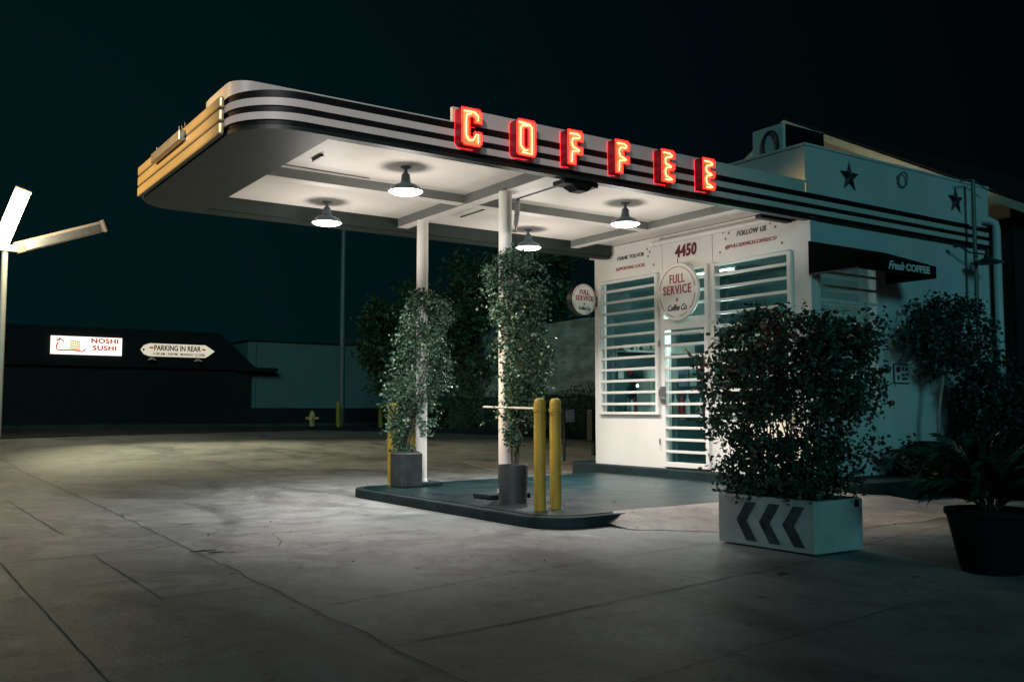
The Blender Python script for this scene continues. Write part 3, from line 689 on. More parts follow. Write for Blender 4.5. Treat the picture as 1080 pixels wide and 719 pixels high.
# ---- round signs
def roundsign(face, c, r, thick, label, script_sz):
    t = thing('round_sign', label, 'sign', c)
    if face == '-X':
        n = 56; w = MB()
        for a0 in (0,):
            vs = [(s, r*math.cos(2*PI*k/n), r*math.sin(2*PI*k/n)) for s in (0, thick) for k in range(n)]
            w.add(vs, [tuple(range(n)), tuple(range(n, 2*n))[::-1]] + [(k, (k+1) % n, n+(k+1) % n, n+k) for k in range(n)])
        w.build('sign_disc', M['signwhite'], t, bevel=.006)
    else:
        n = 56
        vs = [(r*math.cos(2*PI*k/n), s, r*math.sin(2*PI*k/n)) for s in (0, thick) for k in range(n)]
        w = MB(); w.add(vs, [tuple(range(n)), tuple(range(n, 2*n))[::-1]] + [(k, (k+1) % n, n+(k+1) % n, n+k) for k in range(n)])
        w.build('sign_case', M['darkmetal'], t, bevel=.006)
        shape([circ(r*.95)], 'sign_disc', M['signwhite'], t, (0, -.003, 0), '-Y', .003)
    off = (-.004, 0, 0) if face == '-X' else (0, -.008, 0)
    def at(y): return (off[0], off[1], y)
    rg = []
    for a0, a1 in ((8, 172), (188, 225), (236, 262), (278, 304), (315, 352)):
        aa = [math.radians(a0+(a1-a0)*i/20) for i in range(21)]
        rg.append([(r*.885*math.cos(a), r*.885*math.sin(a)) for a in aa] + [(r*.865*math.cos(a), r*.865*math.sin(a)) for a in aa[::-1]])
    shape(rg, 'rim_line', M['red'], t, at(0), face, .002)
    text('FULL', 'lettering', M['red'], t, at(r*.44), face, r*.44, r*.72, 0, r*.006, space=1.15)
    text('SERVICE', 'lettering', M['red'], t, at(r*.06), face, r*.44, r*1.36, 0, r*.006, space=1.15)
    shape([star(r*.08)], 'small_star', M['red'], t, at(-r*.28), face, .002)
    text('Coffee Co.', 'lettering', M['ink'], t, at(-r*.56), face, r*.30, r*.95, .5, r*.003)
    return t
s1 = roundsign('-X', (XW-.15, 9.52, 2.69), .40, .05, 'large round white sign reading Full Service above the kiosk door', 1)
MB().tube([(.02, 0, .39), (.02, 0, .47)], .006, 6).build('hanger', M['darkmetal'], s1)
for y in (.15, -.15): MB().tube([(.05, y, .1), (.10, y, .1)], .012, 6).build('bracket', M['darkmetal'], s1)
s2 = roundsign('-Y', (9.17, 11.42, 2.755), .25, .12, 'small round white sign sticking out from the left edge of the kiosk', 1)
w = MB(); w.box(.23, .28, .03, .09, -.09, .06); w.build('bracket', M['darkmetal'], s2)
# security camera on kiosk corner
t = thing('security_camera', 'small white camera on top of the left corner of the kiosk', 'camera', (XW-.06, 11.42, 3.42))
MB().box(-.05, .05, -.04, .08, -.02, .05).build('camera_body', M['white'], t, bevel=.006); MB().tube([(-.05, .0, .015), (-.07, .0, .015)], .02, 12).build('lens', M['black'], t)

# ---- rooftop AC unit
t = thing('air_conditioner', 'grey rooftop air conditioner behind the kiosk parapet', 'air conditioner', (9.50, 7.78, 3.7))
MB().box(0, .80, 0, .52, 0, .99).build('cabinet', M['wallwhite'], t, bevel=.02)
w = MB(); w.box(.03, .78, -.012, -.001, .15, .97)
for i in range(15): w.box(.05, .76, -.02, -.0125, .17+i*.05, .185+i*.05)
w.build('coil_grille', M['black'], t)
w = MB(); w.tube([(-.02, .20+.12*math.cos(a), .72+.19*math.sin(a)) for a in [2*PI*i/24 for i in range(25)]], .020, 8); w.build('handle_loop', M['darkmetal'], t, smooth=True)
w = MB(); w.box(.81, 1.15, .02, .4, 0, .80); w.build('duct', M['black'], t)

t = thing('gable_fill_lamp', 'unseen small lamp added behind the kiosk parapet to light the gable', 'lamp', (12.6, 9.6, 3.7))
MB().tube([(0, 0, 0), (0, 0, .36)], .03, 10).build('stem', M['darkmetal'], t)
w = MB(); w.lathe([(.001, .44), (.05, .42), (.06, .38), (.001, .36)], 16); w.build('bulb', M['inlamp'], t, smooth=True)
light('gable_fill_light', 'POINT', (12.75, 9.6, 4.22), 34, (1, .88, .62), shadow_soft_size=.08)  # hidden lamp added behind the parapet to brighten the gable
# ---- drain pipe and service pole
t = thing('drain_pipe', 'pale drain pipe bending down at the far end of the side wall', 'pipe', (13.3, 7.3, 0))
w = MB(); w.tube([(-.22, .03, 3.78), (.05, -.02, 3.78), (.14, -.06, 3.74), (.17, -.06, 3.66), (.17, -.06, 1.6), (.17, -.06, .23)], .055, 16); w.build('pipe', M['wallwhite'], t, smooth=True)
MB().box(-.34, -.14, -.02, .06, 3.66, 3.95).build('outlet_box', M['wallwhite'], t, bevel=.01)
MB().box(.10, .24, -.1, .04, 2.2, 2.24).build('clamp', M['steel'], t)
t = thing('service_pole', 'tall thin dark pole standing in front of the side wall with an unlit lamp', 'pole', (12.78, 7.18, .225))
w = MB(); w.tube([(0, 0, 0), (0, 0, 4.05)], .028, 12); w.build('pole_shaft', M['pole'], t, smooth=True)
w = MB(); w.tube([(-.32, 0, 3.99), (0, 0, 4.06), (.4, 0, 3.95)], .010, 6); w.build('crossarm', M['pole'], t)
w = MB(); w.tube([(-.42, 0, 3.08), (-.20, -.03, 3.0), (.0, -.12, 2.98)], .012, 8); w.tube([(-.46, .05, 3.08), (-.42, 0, 3.08)], .03, 8); w.build('lamp_arm', M['darkmetal'], t)
w = MB(); w.lathe([(.012, .16), (.03, .10), (.05, .03), (.12, 0), (.21, -.03), (.215, -.04), (.10, -.01)], 24, (.05, -.14, 2.9)); w.build('lamp_shade', M['darkmetal'], t, smooth=True)

# ------------------------------------------------------------------ inside the kiosk
def inside(name, lab, cat, loc, group=None): return thing(name, lab, cat, loc, 0, group)
t = inside('counter', 'counter inside the kiosk along the wall behind the left window', 'counter', (9.72, 10.82, .245))
MB().box(0, 2.2, 0, .54, 0, .70).build('cabinet', M['inwall'], t); MB().box(-.03, 2.23, -.03, .55, .70, .74).build('counter_top', M['cnt'], t)
rb = random.Random(3)
for i in range(15):
    x = 9.74+.085*i+rb.uniform(-.02, .02)+(.28 if i > 3 else 0); y = 10.92+rb.uniform(-.05, .28); h = rb.uniform(.75, 1.2)
    w = MB(); w.lathe([(.001, 0), (.034*h, 0), (.036*h, .02), (.036*h, .17*h), (.015, .22*h), (.015, .27*h), (.001, .27*h)], 12)
    o = w.build('bottle', M[('bottle', 'inpale', 'bottle', 'red', 'inpale')[i % 5]], loc=(x, y, .986), smooth=True)
    tag(o, 'bottle or cup standing in the row on the kiosk counter', 'bottle', 'bottles on the kiosk counter')
t = inside('coffee_machine', 'pale coffee machine on the counter seen through the left window', 'coffee machine', (10.02, 10.98, 1.0))
MB().box(0, .30, -.14, .22, .0, .52).build('machine_body', M['inpale'], t, bevel=.03); MB().box(.02, .28, -.24, -.14, .34, .50).build('brew_head', M['inpale'], t, bevel=.01)
MB().tube([(.14, -.19, .34), (.14, -.19, .26)], .02, 10).build('spout', M['steel'], t); w = MB(); w.lathe([(.001, .72), (.13, .72), (.09, .54), (.001, .53)], 20, (.15, .04, 0)); w.build('bean_hopper', M['inpale'], t, smooth=True)
for i in range(7):
    w = MB(); w.lathe([(.001, 0), (.026, 0), (.036, .09), (.032, .09), (.024, .01)], 14); o = w.build('paper_cup', M['inpale'], loc=(9.80+.10*i, 11.2+.03*(i % 2), 1.981), smooth=True)
    tag(o, 'small pale paper cup standing on the high shelf behind the left window', 'cup', 'paper cups on the high shelf')
for i, (x, z, a, mm) in enumerate([(9.86, 1.62, .07, 'inpale'), (10.06, 1.66, .06, 'red'), (10.75, 1.62, .10, 'poster'), (11.05, 1.6, .09, 'inpale')]):
    t = thing('framed_picture', ['small pale framed picture nearest the left window glass inside', 'small red framed picture beside the pale one inside the kiosk', 'teal framed picture on the rear wall behind the coffee machine', 'pale framed picture on the rear wall farthest from the window'][i], 'picture', (x, 11.38, z))
    MB().box(-a, a, -.012, 0, -a*1.3, a*1.3).build('frame', M['darkmetal'], t); MB().box(-a+.012, a-.012, -.016, -.0125, -a*1.3+.012, a*1.3-.012).build('print', M[mm], t)
t = inside('menu_shelf', 'high shelf with pale trays on the wall behind the left window', 'shelf', (9.75, 11.10, 1.95))
MB().box(0, 1.6, 0, .27, 0, .03).build('shelf_board', M['inpale'], t); MB().box(.35, .75, .02, .25, .031, .07).build('tray', M['cnt'], t); MB().box(.9, 1.5, .02, .25, .031, .16).build('tray', M['inpale'], t)
t = inside('wall_shelf', 'shelf with boxes on the back partition inside the kiosk', 'shelf', (11.75, 9.9, 1.5))
for z in (0, .5): MB().box(0, .28, -1.6, 1.4, z, z+.03).build('shelf_board', M['inpale'], t)
for z in (1.53, 2.03):
    for i in range(9):
        y = 8.5+i*.31+rb.uniform(-.05, .05); hh = rb.uniform(.12, .3); ww = rb.uniform(.06, .12)
        o = MB().box(11.80, 11.98, y-ww, y+ww, z+.001, z+hh).build('box', M[('inpale', 'poster', 'red', 'cnt')[rb.randrange(4)]], bevel=.004)
        tag(o, 'small box standing on the shelf inside the kiosk', 'box', 'boxes on the kiosk shelf')
w = MB()
for i, (y, z, a, b, mm) in enumerate([(9.67, 1.52, .10, .14, 'poster'), (9.48, 1.52, .07, .14, 'inpale'), (9.33, 1.51, .06, .12, 'inwall'), (9.19, 1.52, .07, .13, 'purple')]):
    o = MB().box(XW+.095, XW+.10, y-a*.9, y+a*.9, z-b, z+b).build('poster', M[mm])
    tag(o, ['pale teal paper notice at the left of the row behind the door glass', 'white paper notice in the row behind the door glass', 'dark small paper notice in the row behind the door glass', 'purple paper notice at the right of the row behind the door glass'][i], 'notice')
for i, z in enumerate((1.93, 1.72)):
    o = MB().box(XW+.10, XW+.105, 11.10, 11.28, z-.085, z+.085).build('paper_notice', M['inpale' if i == 0 else 'poster']); tag(o, ['white paper notice inside the left edge of the left window, upper one', 'bluish paper notice inside the left edge of the left window, lower one'][i], 'notice')
t = inside('strip_light', 'small warm strip light on the ceiling inside the kiosk', 'lamp', (11.2, 10.6, 3.27))
MB().box(-.05, .05, -.4, .4, -.0, .03).build('housing', M['inpale'], t); MB().box(-.03, .03, -.38, .38, -.02, -.001).build('tube', M['inlamp'], t)
light('kiosk_inside_light', 'POINT', (10.1, 9.4, 2.2), 75, (.98, 1, .92), shadow_soft_size=.2)
for (y, z) in ((10.75, 1.36),):
    o = MB(); o.lathe([(.001, .025), (.015, .02), (.022, 0), (.015, -.02), (.001, -.025)], 16); o = o.build('lamp_reflection', M['inlamp'], loc=(9.86, 10.98, 1.42), smooth=True); tag(o, 'small glowing ball low behind the left window, standing in for a lamp reflection', 'lamp')  # glowing ball added as the canopy lamp's reflection in the window

# ------------------------------------------------------------------ bollards
def bollard(loc, h, r, label, group, rail=True):
    t = thing('bollard', label, 'bollard', loc, 0, group)
    w = MB(); w.lathe([(r*1.0, 0), (r, h-.05), (r*.92, h-.02), (r*.6, h-.004), (.001, h)], 24); w.build('bollard_post', M['yellow'], t, smooth=True)
    if rail:
        w = MB(); w.lathe([(r, h-.13), (r+.008, h-.13), (r+.008, h-.10), (r, h-.10)], 24); w.build('collar', M['yellow'], t, smooth=True)
    return t
G = 'yellow bollards guarding the canopy posts'
bollard((5.27, 7.24, .112), 1.05, .056, 'yellow bollard just right of the dark pot at the nearer post', G)
bollard((5.50, 7.30, .112), 1.05, .056, 'yellow bollard rightmost of the close pair at the near end of the island', G)
bollard((5.62, 10.93, .112), 1.03, .060, 'yellow bollard partly covered by leaves left of the farther post', G)
bollard((5.92, 10.90, .112), 1.03, .060, 'yellow bollard hidden in the vine directly left of the farther post', G)
G2 = 'yellow bollards by the street corner'
bollard((15.42, 34.6, .28), 1.1, .095, 'distant yellow bollard left of the tall street pole', G2, False)
bollard((18.1, 38.2-1.9, .28), 1.08, .10, 'distant yellow bollard right of the tall street pole', G2, False)
w = MB(); w.tube([(5.31, 7.25, 1.06), (5.42, 8.45, 1.08)], .011, 8); o = w.build('barrier_bar', M['planter'], smooth=True); tag(o, 'thin pale bar running back from the near yellow bollards past the white post', 'bar')

# ------------------------------------------------------------------ potted vines
def column_vine(base, prof, potr, poth, pm, label, seed, tilt, n, square=False):
    t = thing('potted_vine', label, 'potted plant', base)
    w = MB()
    if square: w.box(-potr, potr, -potr, potr, 0, poth); w.build('pot', M[pm], t, bevel=.02)
    else: w.lathe([(.001, 0), (potr*.93, 0), (potr, poth), (potr*.9, poth), (potr*.88, poth-.05)], 32); w.build('pot', M[pm], t, smooth=True)
    w = MB(); w.lathe([(potr*.87, poth-.04), (.001, poth-.02)], 16) if not square else w.box(-potr*.8, potr*.8, -potr*.8, potr*.8, poth, poth+.01); w.build('soil', M['soil'], t)
    r = random.Random(seed)
    top = prof[-1][0]
    def axis(z):
        for (z0, r0, x0, y0), (z1, r1, x1, y1) in zip(prof[:-1], prof[1:]):
            if z0 <= z <= z1:
                k = (z-z0)/(z1-z0); return r0+(r1-r0)*k, x0+(x1-x0)*k, y0+(y1-y0)*k
        return prof[-1][1:]
    w = MB()
    for i in range(5):
        pts = []; ph = r.uniform(0, 6); sp = r.uniform(2.2, 4)
        for k in range(22):
            z = poth-.03 + (top-.15-poth)*k/21; rr_, ax, ay = axis(z); q = .035+.2*rr_*(k/21)
            pts.append((ax+q*math.cos(ph+z*sp), ay+q*math.sin(ph+z*sp), z))
        w.tube(pts, [.012*(1-.6*k/21) for k in range(22)], 6)
    w.build('stems', M['bark'], t, smooth=True)
    pts = []; tries = 0
    while len(pts) < n and tries < 200000:
        tries += 1
        z = r.uniform(prof[0][0], top); rr_, ax, ay = axis(z); a = r.uniform(0, 2*PI); q = rr_*math.sqrt(r.random())*1.05
        lump = 1+.75*noise.noise(Vector((math.cos(a)*1.6, math.sin(a)*1.6, z*2.6+seed)))
        q *= lump
        p = Vector((ax+q*math.cos(a), ay+q*math.sin(a), z))
        if noise.noise(p*4.5+Vector((seed, 3, 1))) < -.05: continue
        for _ in range(3): pts.append((p+Vector((r.gauss(0, .022), r.gauss(0, .022), r.gauss(0, .03))), 0))
    # sprigs sticking out
    for _ in range(60):
        z = r.uniform(prof[0][0]+.2, top); rr_, ax, ay = axis(z); a = r.uniform(0, 2*PI)
        d = Vector((math.cos(a), math.sin(a), r.uniform(-.3, .9))).normalized(); o = Vector((ax+rr_*.8*math.cos(a), ay+rr_*.8*math.sin(a), z)); ln = r.uniform(.08, .30)
        for k in range(7): pts.append((o+d*ln*k/6+Vector((0, 0, -.10*(k/6)**2)), 0))
    leaves(pts, .024, .054, [M['leafA']], 'foliage', t, .35, seed=seed, aspect=.85)
    return t
column_vine((5.50, 8.02, .112), [(.62, .05, 0, 0), (.85, .10, .0, -.02), (1.1, .17, .08, -.06), (1.35, .24, .12, -.08), (1.6, .25, .14, .02), (1.9, .25, .16, .14), (2.2, .31, .16, .2), (2.45, .28, .16, .2), (2.62, .12, .16, .2)], .155, .38, 'pot',
            'tall vine in a round dark pot climbing the nearer white post', 11, 0, 8600)
column_vine((5.52, 10.36, .112), [(.42, .10, .05, .1), (.6, .17, .1, .15), (.9, .28, .15, .12), (1.3, .36, .2, .05), (1.7, .33, .2, -.05), (2.05, .29, .2, -.08), (2.25, .22, .2, -.05), (2.40, .08, .2, 0)], .15, .42, 'galv',
            'bushy vine in a grey metal pot around the farther white post', 23, 0, 8600, True)

# ------------------------------------------------------------------ chevron planter with shrub
t = thing('planter_box', 'white box planter with three black chevrons beside the forecourt', 'planter', (5.67, 4.44, 0))
w = MB(); w.box(0, .56, 0, .93, .012, .39); w.build('box', M['planter'], t, bevel=.008)
MB().box(.05, .51, .05, .88, .391, .40).build('soil', M['soil'], t)
for k in range(3):
    w = MB()
    # chevron in plane X=0 (local), pointing left in the view (+Y)
    y0 = .74-k*.225; P = [(y0, .20), (y0-.10, .345), (y0-.205, .345), (y0-.105, .20), (y0-.205, .05), (y0-.10, .05)]
    for q in ((0, 1, 2, 3), (0, 3, 4, 5)):
        w.add([(-.003, P[i][0], P[i][1]) for i in q], [(0, 1, 2, 3)])
    w.build('chevron', M['chev'], t)
MB().box(.46, .50, -.012, -.001, .33, .385).build('tag', M['black'], t)

t = thing('hedge_shrub', 'dense dark shrub with reddish tips growing in the chevron planter', 'shrub', (5.95, 4.92, .39))
def in_shrub(c):
    x, y, z = c
    top = 1.30 + .26*noise.noise(Vector((y*2.6, 3, 0))) + .13*noise.noise(Vector((y*8, 7, x*3))) - .16*abs(y+.02) + .14*math.exp(-((y-.02)/.16)**2)
    wid = .30 + .05*min(z, 1)
    yl = .56+.06*min(1, z/.8)+.14*noise.noise(Vector((z*2.5, 1, 8))); yr = -.46-.24*min(1, max(0, (z-.15))/.6)+.20*noise.noise(Vector((z*3.1, 5, 2)))
    return 0 < z < top and abs(x) < wid*(.95+.3*noise.noise(Vector((y*3, z*3, 0)))) and yr < y < yl
pts = vol(16500, in_shrub, ((-.42, .42), (-1.0, .95), (-.02, 1.55)), 31, 4.6, .034)
r = random.Random(9)
pts = [(p, (1 if (p.z > .95 and r.random() < (.30 if abs(p.y-.05) < .28 and p.z > 1.15 else .08) and noise.noise(p*3) > -.05) or r.random() < .003 else 0)) for p, _ in pts]
for _ in range(150):
    y = r.uniform(-.75, .8); s = r.choice((-1, 1)); o = Vector((r.uniform(-.25, .25), y, 1.32-.1*abs(y))) if r.random() < .55 else Vector((r.uniform(-.2, .2), .72*s, r.uniform(.1, 1.2)))
    d = Vector((r.gauss(0, .3), r.gauss(0, .3)+(0 if o.z > 1.3 else s*.9), r.uniform(.1, .9))).normalized(); ln = r.uniform(.06, .24)
    if not in_shrub(o-Vector((0, 0, .15))) and o.z > 1.2: continue
    for k in range(9): pts.append((o+d*ln*k/8+Vector((r.gauss(0, .008), r.gauss(0, .008), 0)), 1 if r.random() < .15 else 0))
leaves(pts, .022, .060, [M['leafB'], M['leafR']], 'foliage', t, .1, seed=8, aspect=.72)
w = MB()
for i in range(26):
    x, y = r.uniform(-.18, .18), r.uniform(-.40, .40); p = [(x, y, 0)]
    for k in range(1, 9): p.append((p[-1][0]+r.gauss(0, .015), p[-1][1]+r.gauss(y*.04, .02), k*.155))
    w.tube(p, [.008*(1-k/11) for k in range(9)], 5)
w.build('stems', M['bark'], t)

# ------------------------------------------------------------------ palm in pot
t = thing('potted_palm', 'dark palm in a large tapering black pot at the right front', 'potted plant', (6.12, 3.40, 0))
w = MB(); w.lathe([(.001, .0), (.185, 0), (.20, .06), (.265, .36), (.28, .37), (.28, .405), (.25, .405), (.24, .36)], 36); w.build('pot', M['blackpot'], t, smooth=True)
w = MB(); w.lathe([(.24, .37), (.001, .385)], 20); w.build('soil', M['soil'], t)
fr = MB(); st = MB(); r = random.Random(12)
for i in range(60):
    a = r.uniform(0, 2*PI); ln = r.uniform(.34, .66); el = r.uniform(.8, 1.55); p = Vector((.05*math.cos(a), .05*math.sin(a), .40)); path = [p.copy()]
    for k in range(15):
        e_ = el-1.35*(k/14)**1.4*(1.2-el*.35); p = p+Vector((math.cos(a)*math.cos(e_), math.sin(a)*math.cos(e_), math.sin(e_)))*ln/14; path.append(p.copy())
    st.tube([tuple(q) for q in path], [.005*(1-.7*k/15) for k in range(16)], 4)
    side = Vector((-math.sin(a), math.cos(a), 0))
    for k in range(9, 46):
        u = k/46*15; i0 = min(14, int(u)); q = path[i0].lerp(path[i0+1], u-i0); tg = (path[i0+1]-path[i0]).normalized()
        for s in (-1, 1):
            l2 = .17*(1-.35*(k/46))*r.uniform(.8, 1.15); d = (tg*1.0+side*s*.55+Vector((0, 0, -.25+r.gauss(0, .1)))).normalized(); wv = tg.cross(d).normalized().cross(d)*.0024
            mid = q+d*l2*.5; tip = q+d*l2+Vector((0, 0, -.05*l2/.2)); fr.add([q, mid+wv, tip, mid-wv], [(0, 1, 2), (0, 2, 3)])
fr.build('fronds', M['palm'], t); st.build('stalks', M['palm'], t)

# ------------------------------------------------------------------ small tree in pot by side wall + dark shrubs
t = thing('potted_tree', 'small leaning tree with a pale trunk in a dark pot by the side wall', 'tree', (11.36, 6.95, .225))
w = MB(); w.lathe([(.001, 0), (.22, 0), (.30, .42), (.26, .42), (.25, .38)], 28); w.build('pot', M['blackpot'], t, smooth=True)
w = MB(); w.tube([(0, 0, .35), (.02, 0, .8), (.10, -.02, 1.2), (.20, -.02, 1.6), (.30, 0, 1.95)], [.028, .024, .021, .018, .012], 10)
w.tube([(.20, -.02, 1.55), (.0, -.1, 1.8), (-.3, -.1, 1.95)], [.012, .009, .005], 6); w.tube([(.22, 0, 1.6), (.55, 0, 1.8), (.9, -.05, 1.85)], [.012, .009, .005], 6); w.build('trunk', M['palebark'], t, smooth=True)
def in_tree(c):
    x, y, z = c; q = ((x-.25)/.95)**2+(y/.42)**2+((z-1.80)/.50)**2; return q < 1+.7*noise.noise(c*2.2)
leaves(vol(3600, in_tree, ((-.95, 1.5), (-.6, .35), (1.15, 2.4)), 41, 3.4, .055), .04, .085, [M['leafD']], 'foliage', t, .5, seed=41, aspect=.7)
def bush(name, loc, dims, n, mk, label, seed, s=(.055, .11), cat='shrub', pot=None):
    t = thing(name, label, cat, loc)
    a, b, c_ = dims
    def ins(c): return (c.x/a)**2+(c.y/b)**2+((c.z-c_*.95)/c_)**2 < 1+.8*noise.noise(c*2.0+Vector((seed, 0, 0))) and c.z > .0
    leaves(vol(n, ins, ((-a*1.4, a*1.4), (-b*1.4, b*1.4), (0, c_*2.4)), seed, 2.6, .05), *s, [M[mk]], 'foliage', t, .2, seed=seed)
    w = MB(); r = random.Random(seed)
    for _ in range(6): w.tube([(r.uniform(-.1, .1), r.uniform(-.1, .1), 0), (r.uniform(-a*.4, a*.4), r.uniform(-b*.4, b*.4), c_)], [.02, .008], 6)
    w.build('stems', M['bark'], t)
    return t
bush('shrub', (12.55, 6.75, .225), (.85, .42, .85), 5200, 'leafD', 'dark bushy shrub below the service pole', 51)
bush('shrub', (10.75, 6.98, .225), (.34, .26, .20), 900, 'leafD', 'low dark shrub at the foot of the side wall left of the leaning tree', 52)
bush('shrub', (11.9, 5.6, .0), (.9, .5, .55), 3200, 'leafD', 'low dark shrub behind the palm at the right edge', 53)

# ------------------------------------------------------------------ gabled house behind kiosk
Hs = thing('gabled_house', 'house with a pale gable roof edge rising behind the kiosk', 'house', (14.2, 11.4, 0))
def roofz(y): return 6.50-abs(y-11.45)*.545
w = MB()
P = [(7.6, 0), (15.3, 0), (15.3, roofz(15.3)-.16), (11.45, 6.34), (7.6, roofz(7.6)-.16)]
w.add([(14.6, y, z) for y, z in P]+[(24, y, z) for y, z in P], [(0, 1, 2, 3, 4), (9, 8, 7, 6, 5)]+[(i, (i+1) % 5, 5+(i+1) % 5, 5+i) for i in range(5)])
def hb(mb, name, m, **k):
    o = mb.build(name, m, None, **k); o.data.transform(Matrix.Translation((-14.2, -11.4, 0))); o.parent = Hs; return o
hb(w, 'wall', M['cream'])
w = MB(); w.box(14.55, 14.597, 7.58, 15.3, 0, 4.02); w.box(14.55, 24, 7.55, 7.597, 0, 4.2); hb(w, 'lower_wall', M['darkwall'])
w = MB()
for s in (-1, 1):
    ye = 11.45+s*4.45; P = [(11.45, 6.50), (ye, roofz(ye)), (ye, roofz(ye)-.05), (11.45, 6.45)]
    w.add([(14.0, y, z) for y, z in P]+[(24.2, y, z) for y, z in P], [(0, 1, 2, 3), (7, 6, 5, 4), (0, 1, 5, 4), (1, 2, 6, 5), (2, 3, 7, 6)])
hb(w, 'roof', M['darkroof'])
w = MB()
for s in (-1, 1):
    ye = 11.45+s*4.40; P = [(11.45, 6.447), (ye, roofz(ye)-.053), (ye, roofz(ye)-.19), (11.45, 6.31)]
    w.add([(13.98, y, z) for y, z in P]+[(14.03, y, z) for y, z in P], [(0, 1, 2, 3), (7, 6, 5, 4), (0, 1, 5, 4), (1, 2, 6, 5), (2, 3, 7, 6), (3, 0, 4, 7)])
hb(w, 'rake_board', M['cream'])
H2 = thing('dark_shed', 'dark low building with an overhanging eave at the right edge', 'building', (15.6, 6.5, 0))
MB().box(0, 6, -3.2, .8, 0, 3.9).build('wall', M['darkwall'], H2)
w = MB(); w.add([(-.5, -3.5, 3.95), (6.5, -3.5, 3.95), (6.5, 1.2, 4.3), (-.5, 1.2, 4.3), (-.5, -3.5, 4.07), (6.5, -3.5, 4.07), (6.5, 1.2, 4.42), (-.5, 1.2, 4.42)], [(0, 1, 2, 3), (7, 6, 5, 4), (0, 1, 5, 4), (1, 2, 6, 5), (2, 3, 7, 6), (3, 0, 4, 7)]); w.build('roof', M['wallwhite'], H2)
w = MB(); w.box(-.03, -.001, -1.4, -.4, 1.2, 2.2); w.build('window', M['darkmetal'], H2)

# ------------------------------------------------------------------ far side of the street
B = thing('sushi_restaurant', 'dark low restaurant building with a sloping roof end across the street', 'building', (6, 46, 0))
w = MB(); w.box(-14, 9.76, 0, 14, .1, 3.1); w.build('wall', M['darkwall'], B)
w = MB(); P = [(-14.5, 3.0), (10.05, 3.0), (8.1, 4.75), (-14.5, 4.75)]
w.add([(x, -.35, z) for x, z in P]+[(x, 14.2, z) for x, z in P], [(0, 1, 2, 3), (7, 6, 5, 4)]+[(i, (i+1) % 4, 4+(i+1) % 4, 4+i) for i in range(4)]); w.build('roof', M['darkroof'], B)
w = MB(); w.box(9.0, 11.0, -.5, .6, 2.95, 3.12); w.build('eave', M['darkwall'], B)
B2 = thing('pale_warehouse', 'long pale blank walled building across the street right of the restaurant', 'building', (15.8, 46.5, 0))
MB().box(0, 11, 0, 12, .1, 4.45).build('wall', M['palewall'], B2); MB().box(-.05, 11.05, -.05, 12, 4.45, 4.55).build('coping', M['darkwall'], B2)
w = MB(); w.tube([(.35, -.07, .4), (.35, -.07, 4.4)], .05, 8); w.build('downpipe', M['palewall'], B2)
o = MB().box(-20, 30, 45.2, 45.5, .42, 1.14).build('low_wall', M['darkwall']); tag(o, 'low dark wall along the far pavement', 'wall')
# signs
Y0 = 45.6
t = thing('lit_sign', 'white lit sign with a red shrimp drawing reading Noshi Sushi', 'sign', (6.69, Y0, 3.50))
tilt = 0.0
MB().box(0, 2.95, -.02, .12, 0, .80).build('sign_case', M['signlit'], t)
text('NOSHI\nSUSHI', 'lettering', M['litred'], t, (2.22, -.03, .47), '-Y', .29, 1.15, 0, .012, .004, space=1.1, lspace=1.1)
w = MB(); w.tube([(.26, -.035, .56), (.36, -.035, .66), (.48, -.035, .62), (.50, -.035, .52)], .028, 6); w.tube([(.20, -.035, .60), (.30, -.035, .68), (.42, -.035, .70)], .02, 6)
w.tube([(.30, -.035, .52), (.22, -.035, .34), (.26, -.035, .20), (.50, -.035, .16), (.8, -.035, .20), (1.1, -.035, .17), (1.3, -.035, .13), (1.42, -.035, .26)], .03, 6); w.build('line_drawing', M['litred'], t)
w = MB()
for i in range(5):
    for k in range(4): w.box(.78+i*.085, .85+i*.085, -.034, -.021, .24+k*.105-.01*i, .325+k*.105-.01*i)
w.build('rice_block', M['litpeach'], t)
t = thing('lit_sign', 'cream lit arrow shaped sign reading Parking in Rear', 'sign', (10.45, Y0, 3.52))
P = [(0, .30), (.14, .50), (.40, .60), (2.95, .60), (3.12, .50), (3.40, .32), (3.12, .10), (2.95, 0), (.40, 0), (.14, .10)]
shape([P], 'sign_case', M['signlit2'], t, (0, 0, 0), '-Y', .06, 0)
shape([[(a*1.02-.03, b*1.06-.02) for a, b in P]], 'frame', M['darkmetal'], t, (0, .03, 0), '-Y', .05)
text('PARKING IN REAR', 'lettering', M['litbrown'], t, (1.66, -.064, .39), '-Y', .34, 2.15, 0, .010, .004)
text('11:30 AM - 9:30 PM   MONDAY CLOSED', 'lettering', M['litbrown'], t, (1.75, -.064, .12), '-Y', .16, 2.4, 0, .004, .004)
for lp in ([(.36, .40), (.42, .44), (.56, .44), (.56, .36), (.42, .36)], [(2.80, .34), (2.80, .42), (2.92, .42), (2.99, .38), (2.92, .34)]): shape([lp], 'arrow', M['litred'], t, (0, -.064, 0), '-Y', .003)
shape([circ(.05, 16, (.13, .30))], 'bulb', M['litbrown'], t, (0, -.064, 0), '-Y', .003)
# vehicle glints under the sign, shaped as small metal cones added to the wall
for x, lab in ((10.9, 'dim metal cone added as a glint under the left end of the parking sign'), (13.0, 'dim metal cone added as a glint under the right end of the parking sign')):
    t = thing('sign_glint', lab, 'lamp', (x, Y0-.3, 3.35)); w = MB(); w.lathe([(.02, .1), (.12, .05), (.2, -.02), (.18, -.02)], 16); w.build('lamp_shade', M['steel'], t, smooth=True); MB().tube([(0, 0, .08), (0, .3, .2)], .02, 6).build('arm', M['darkmetal'], t)

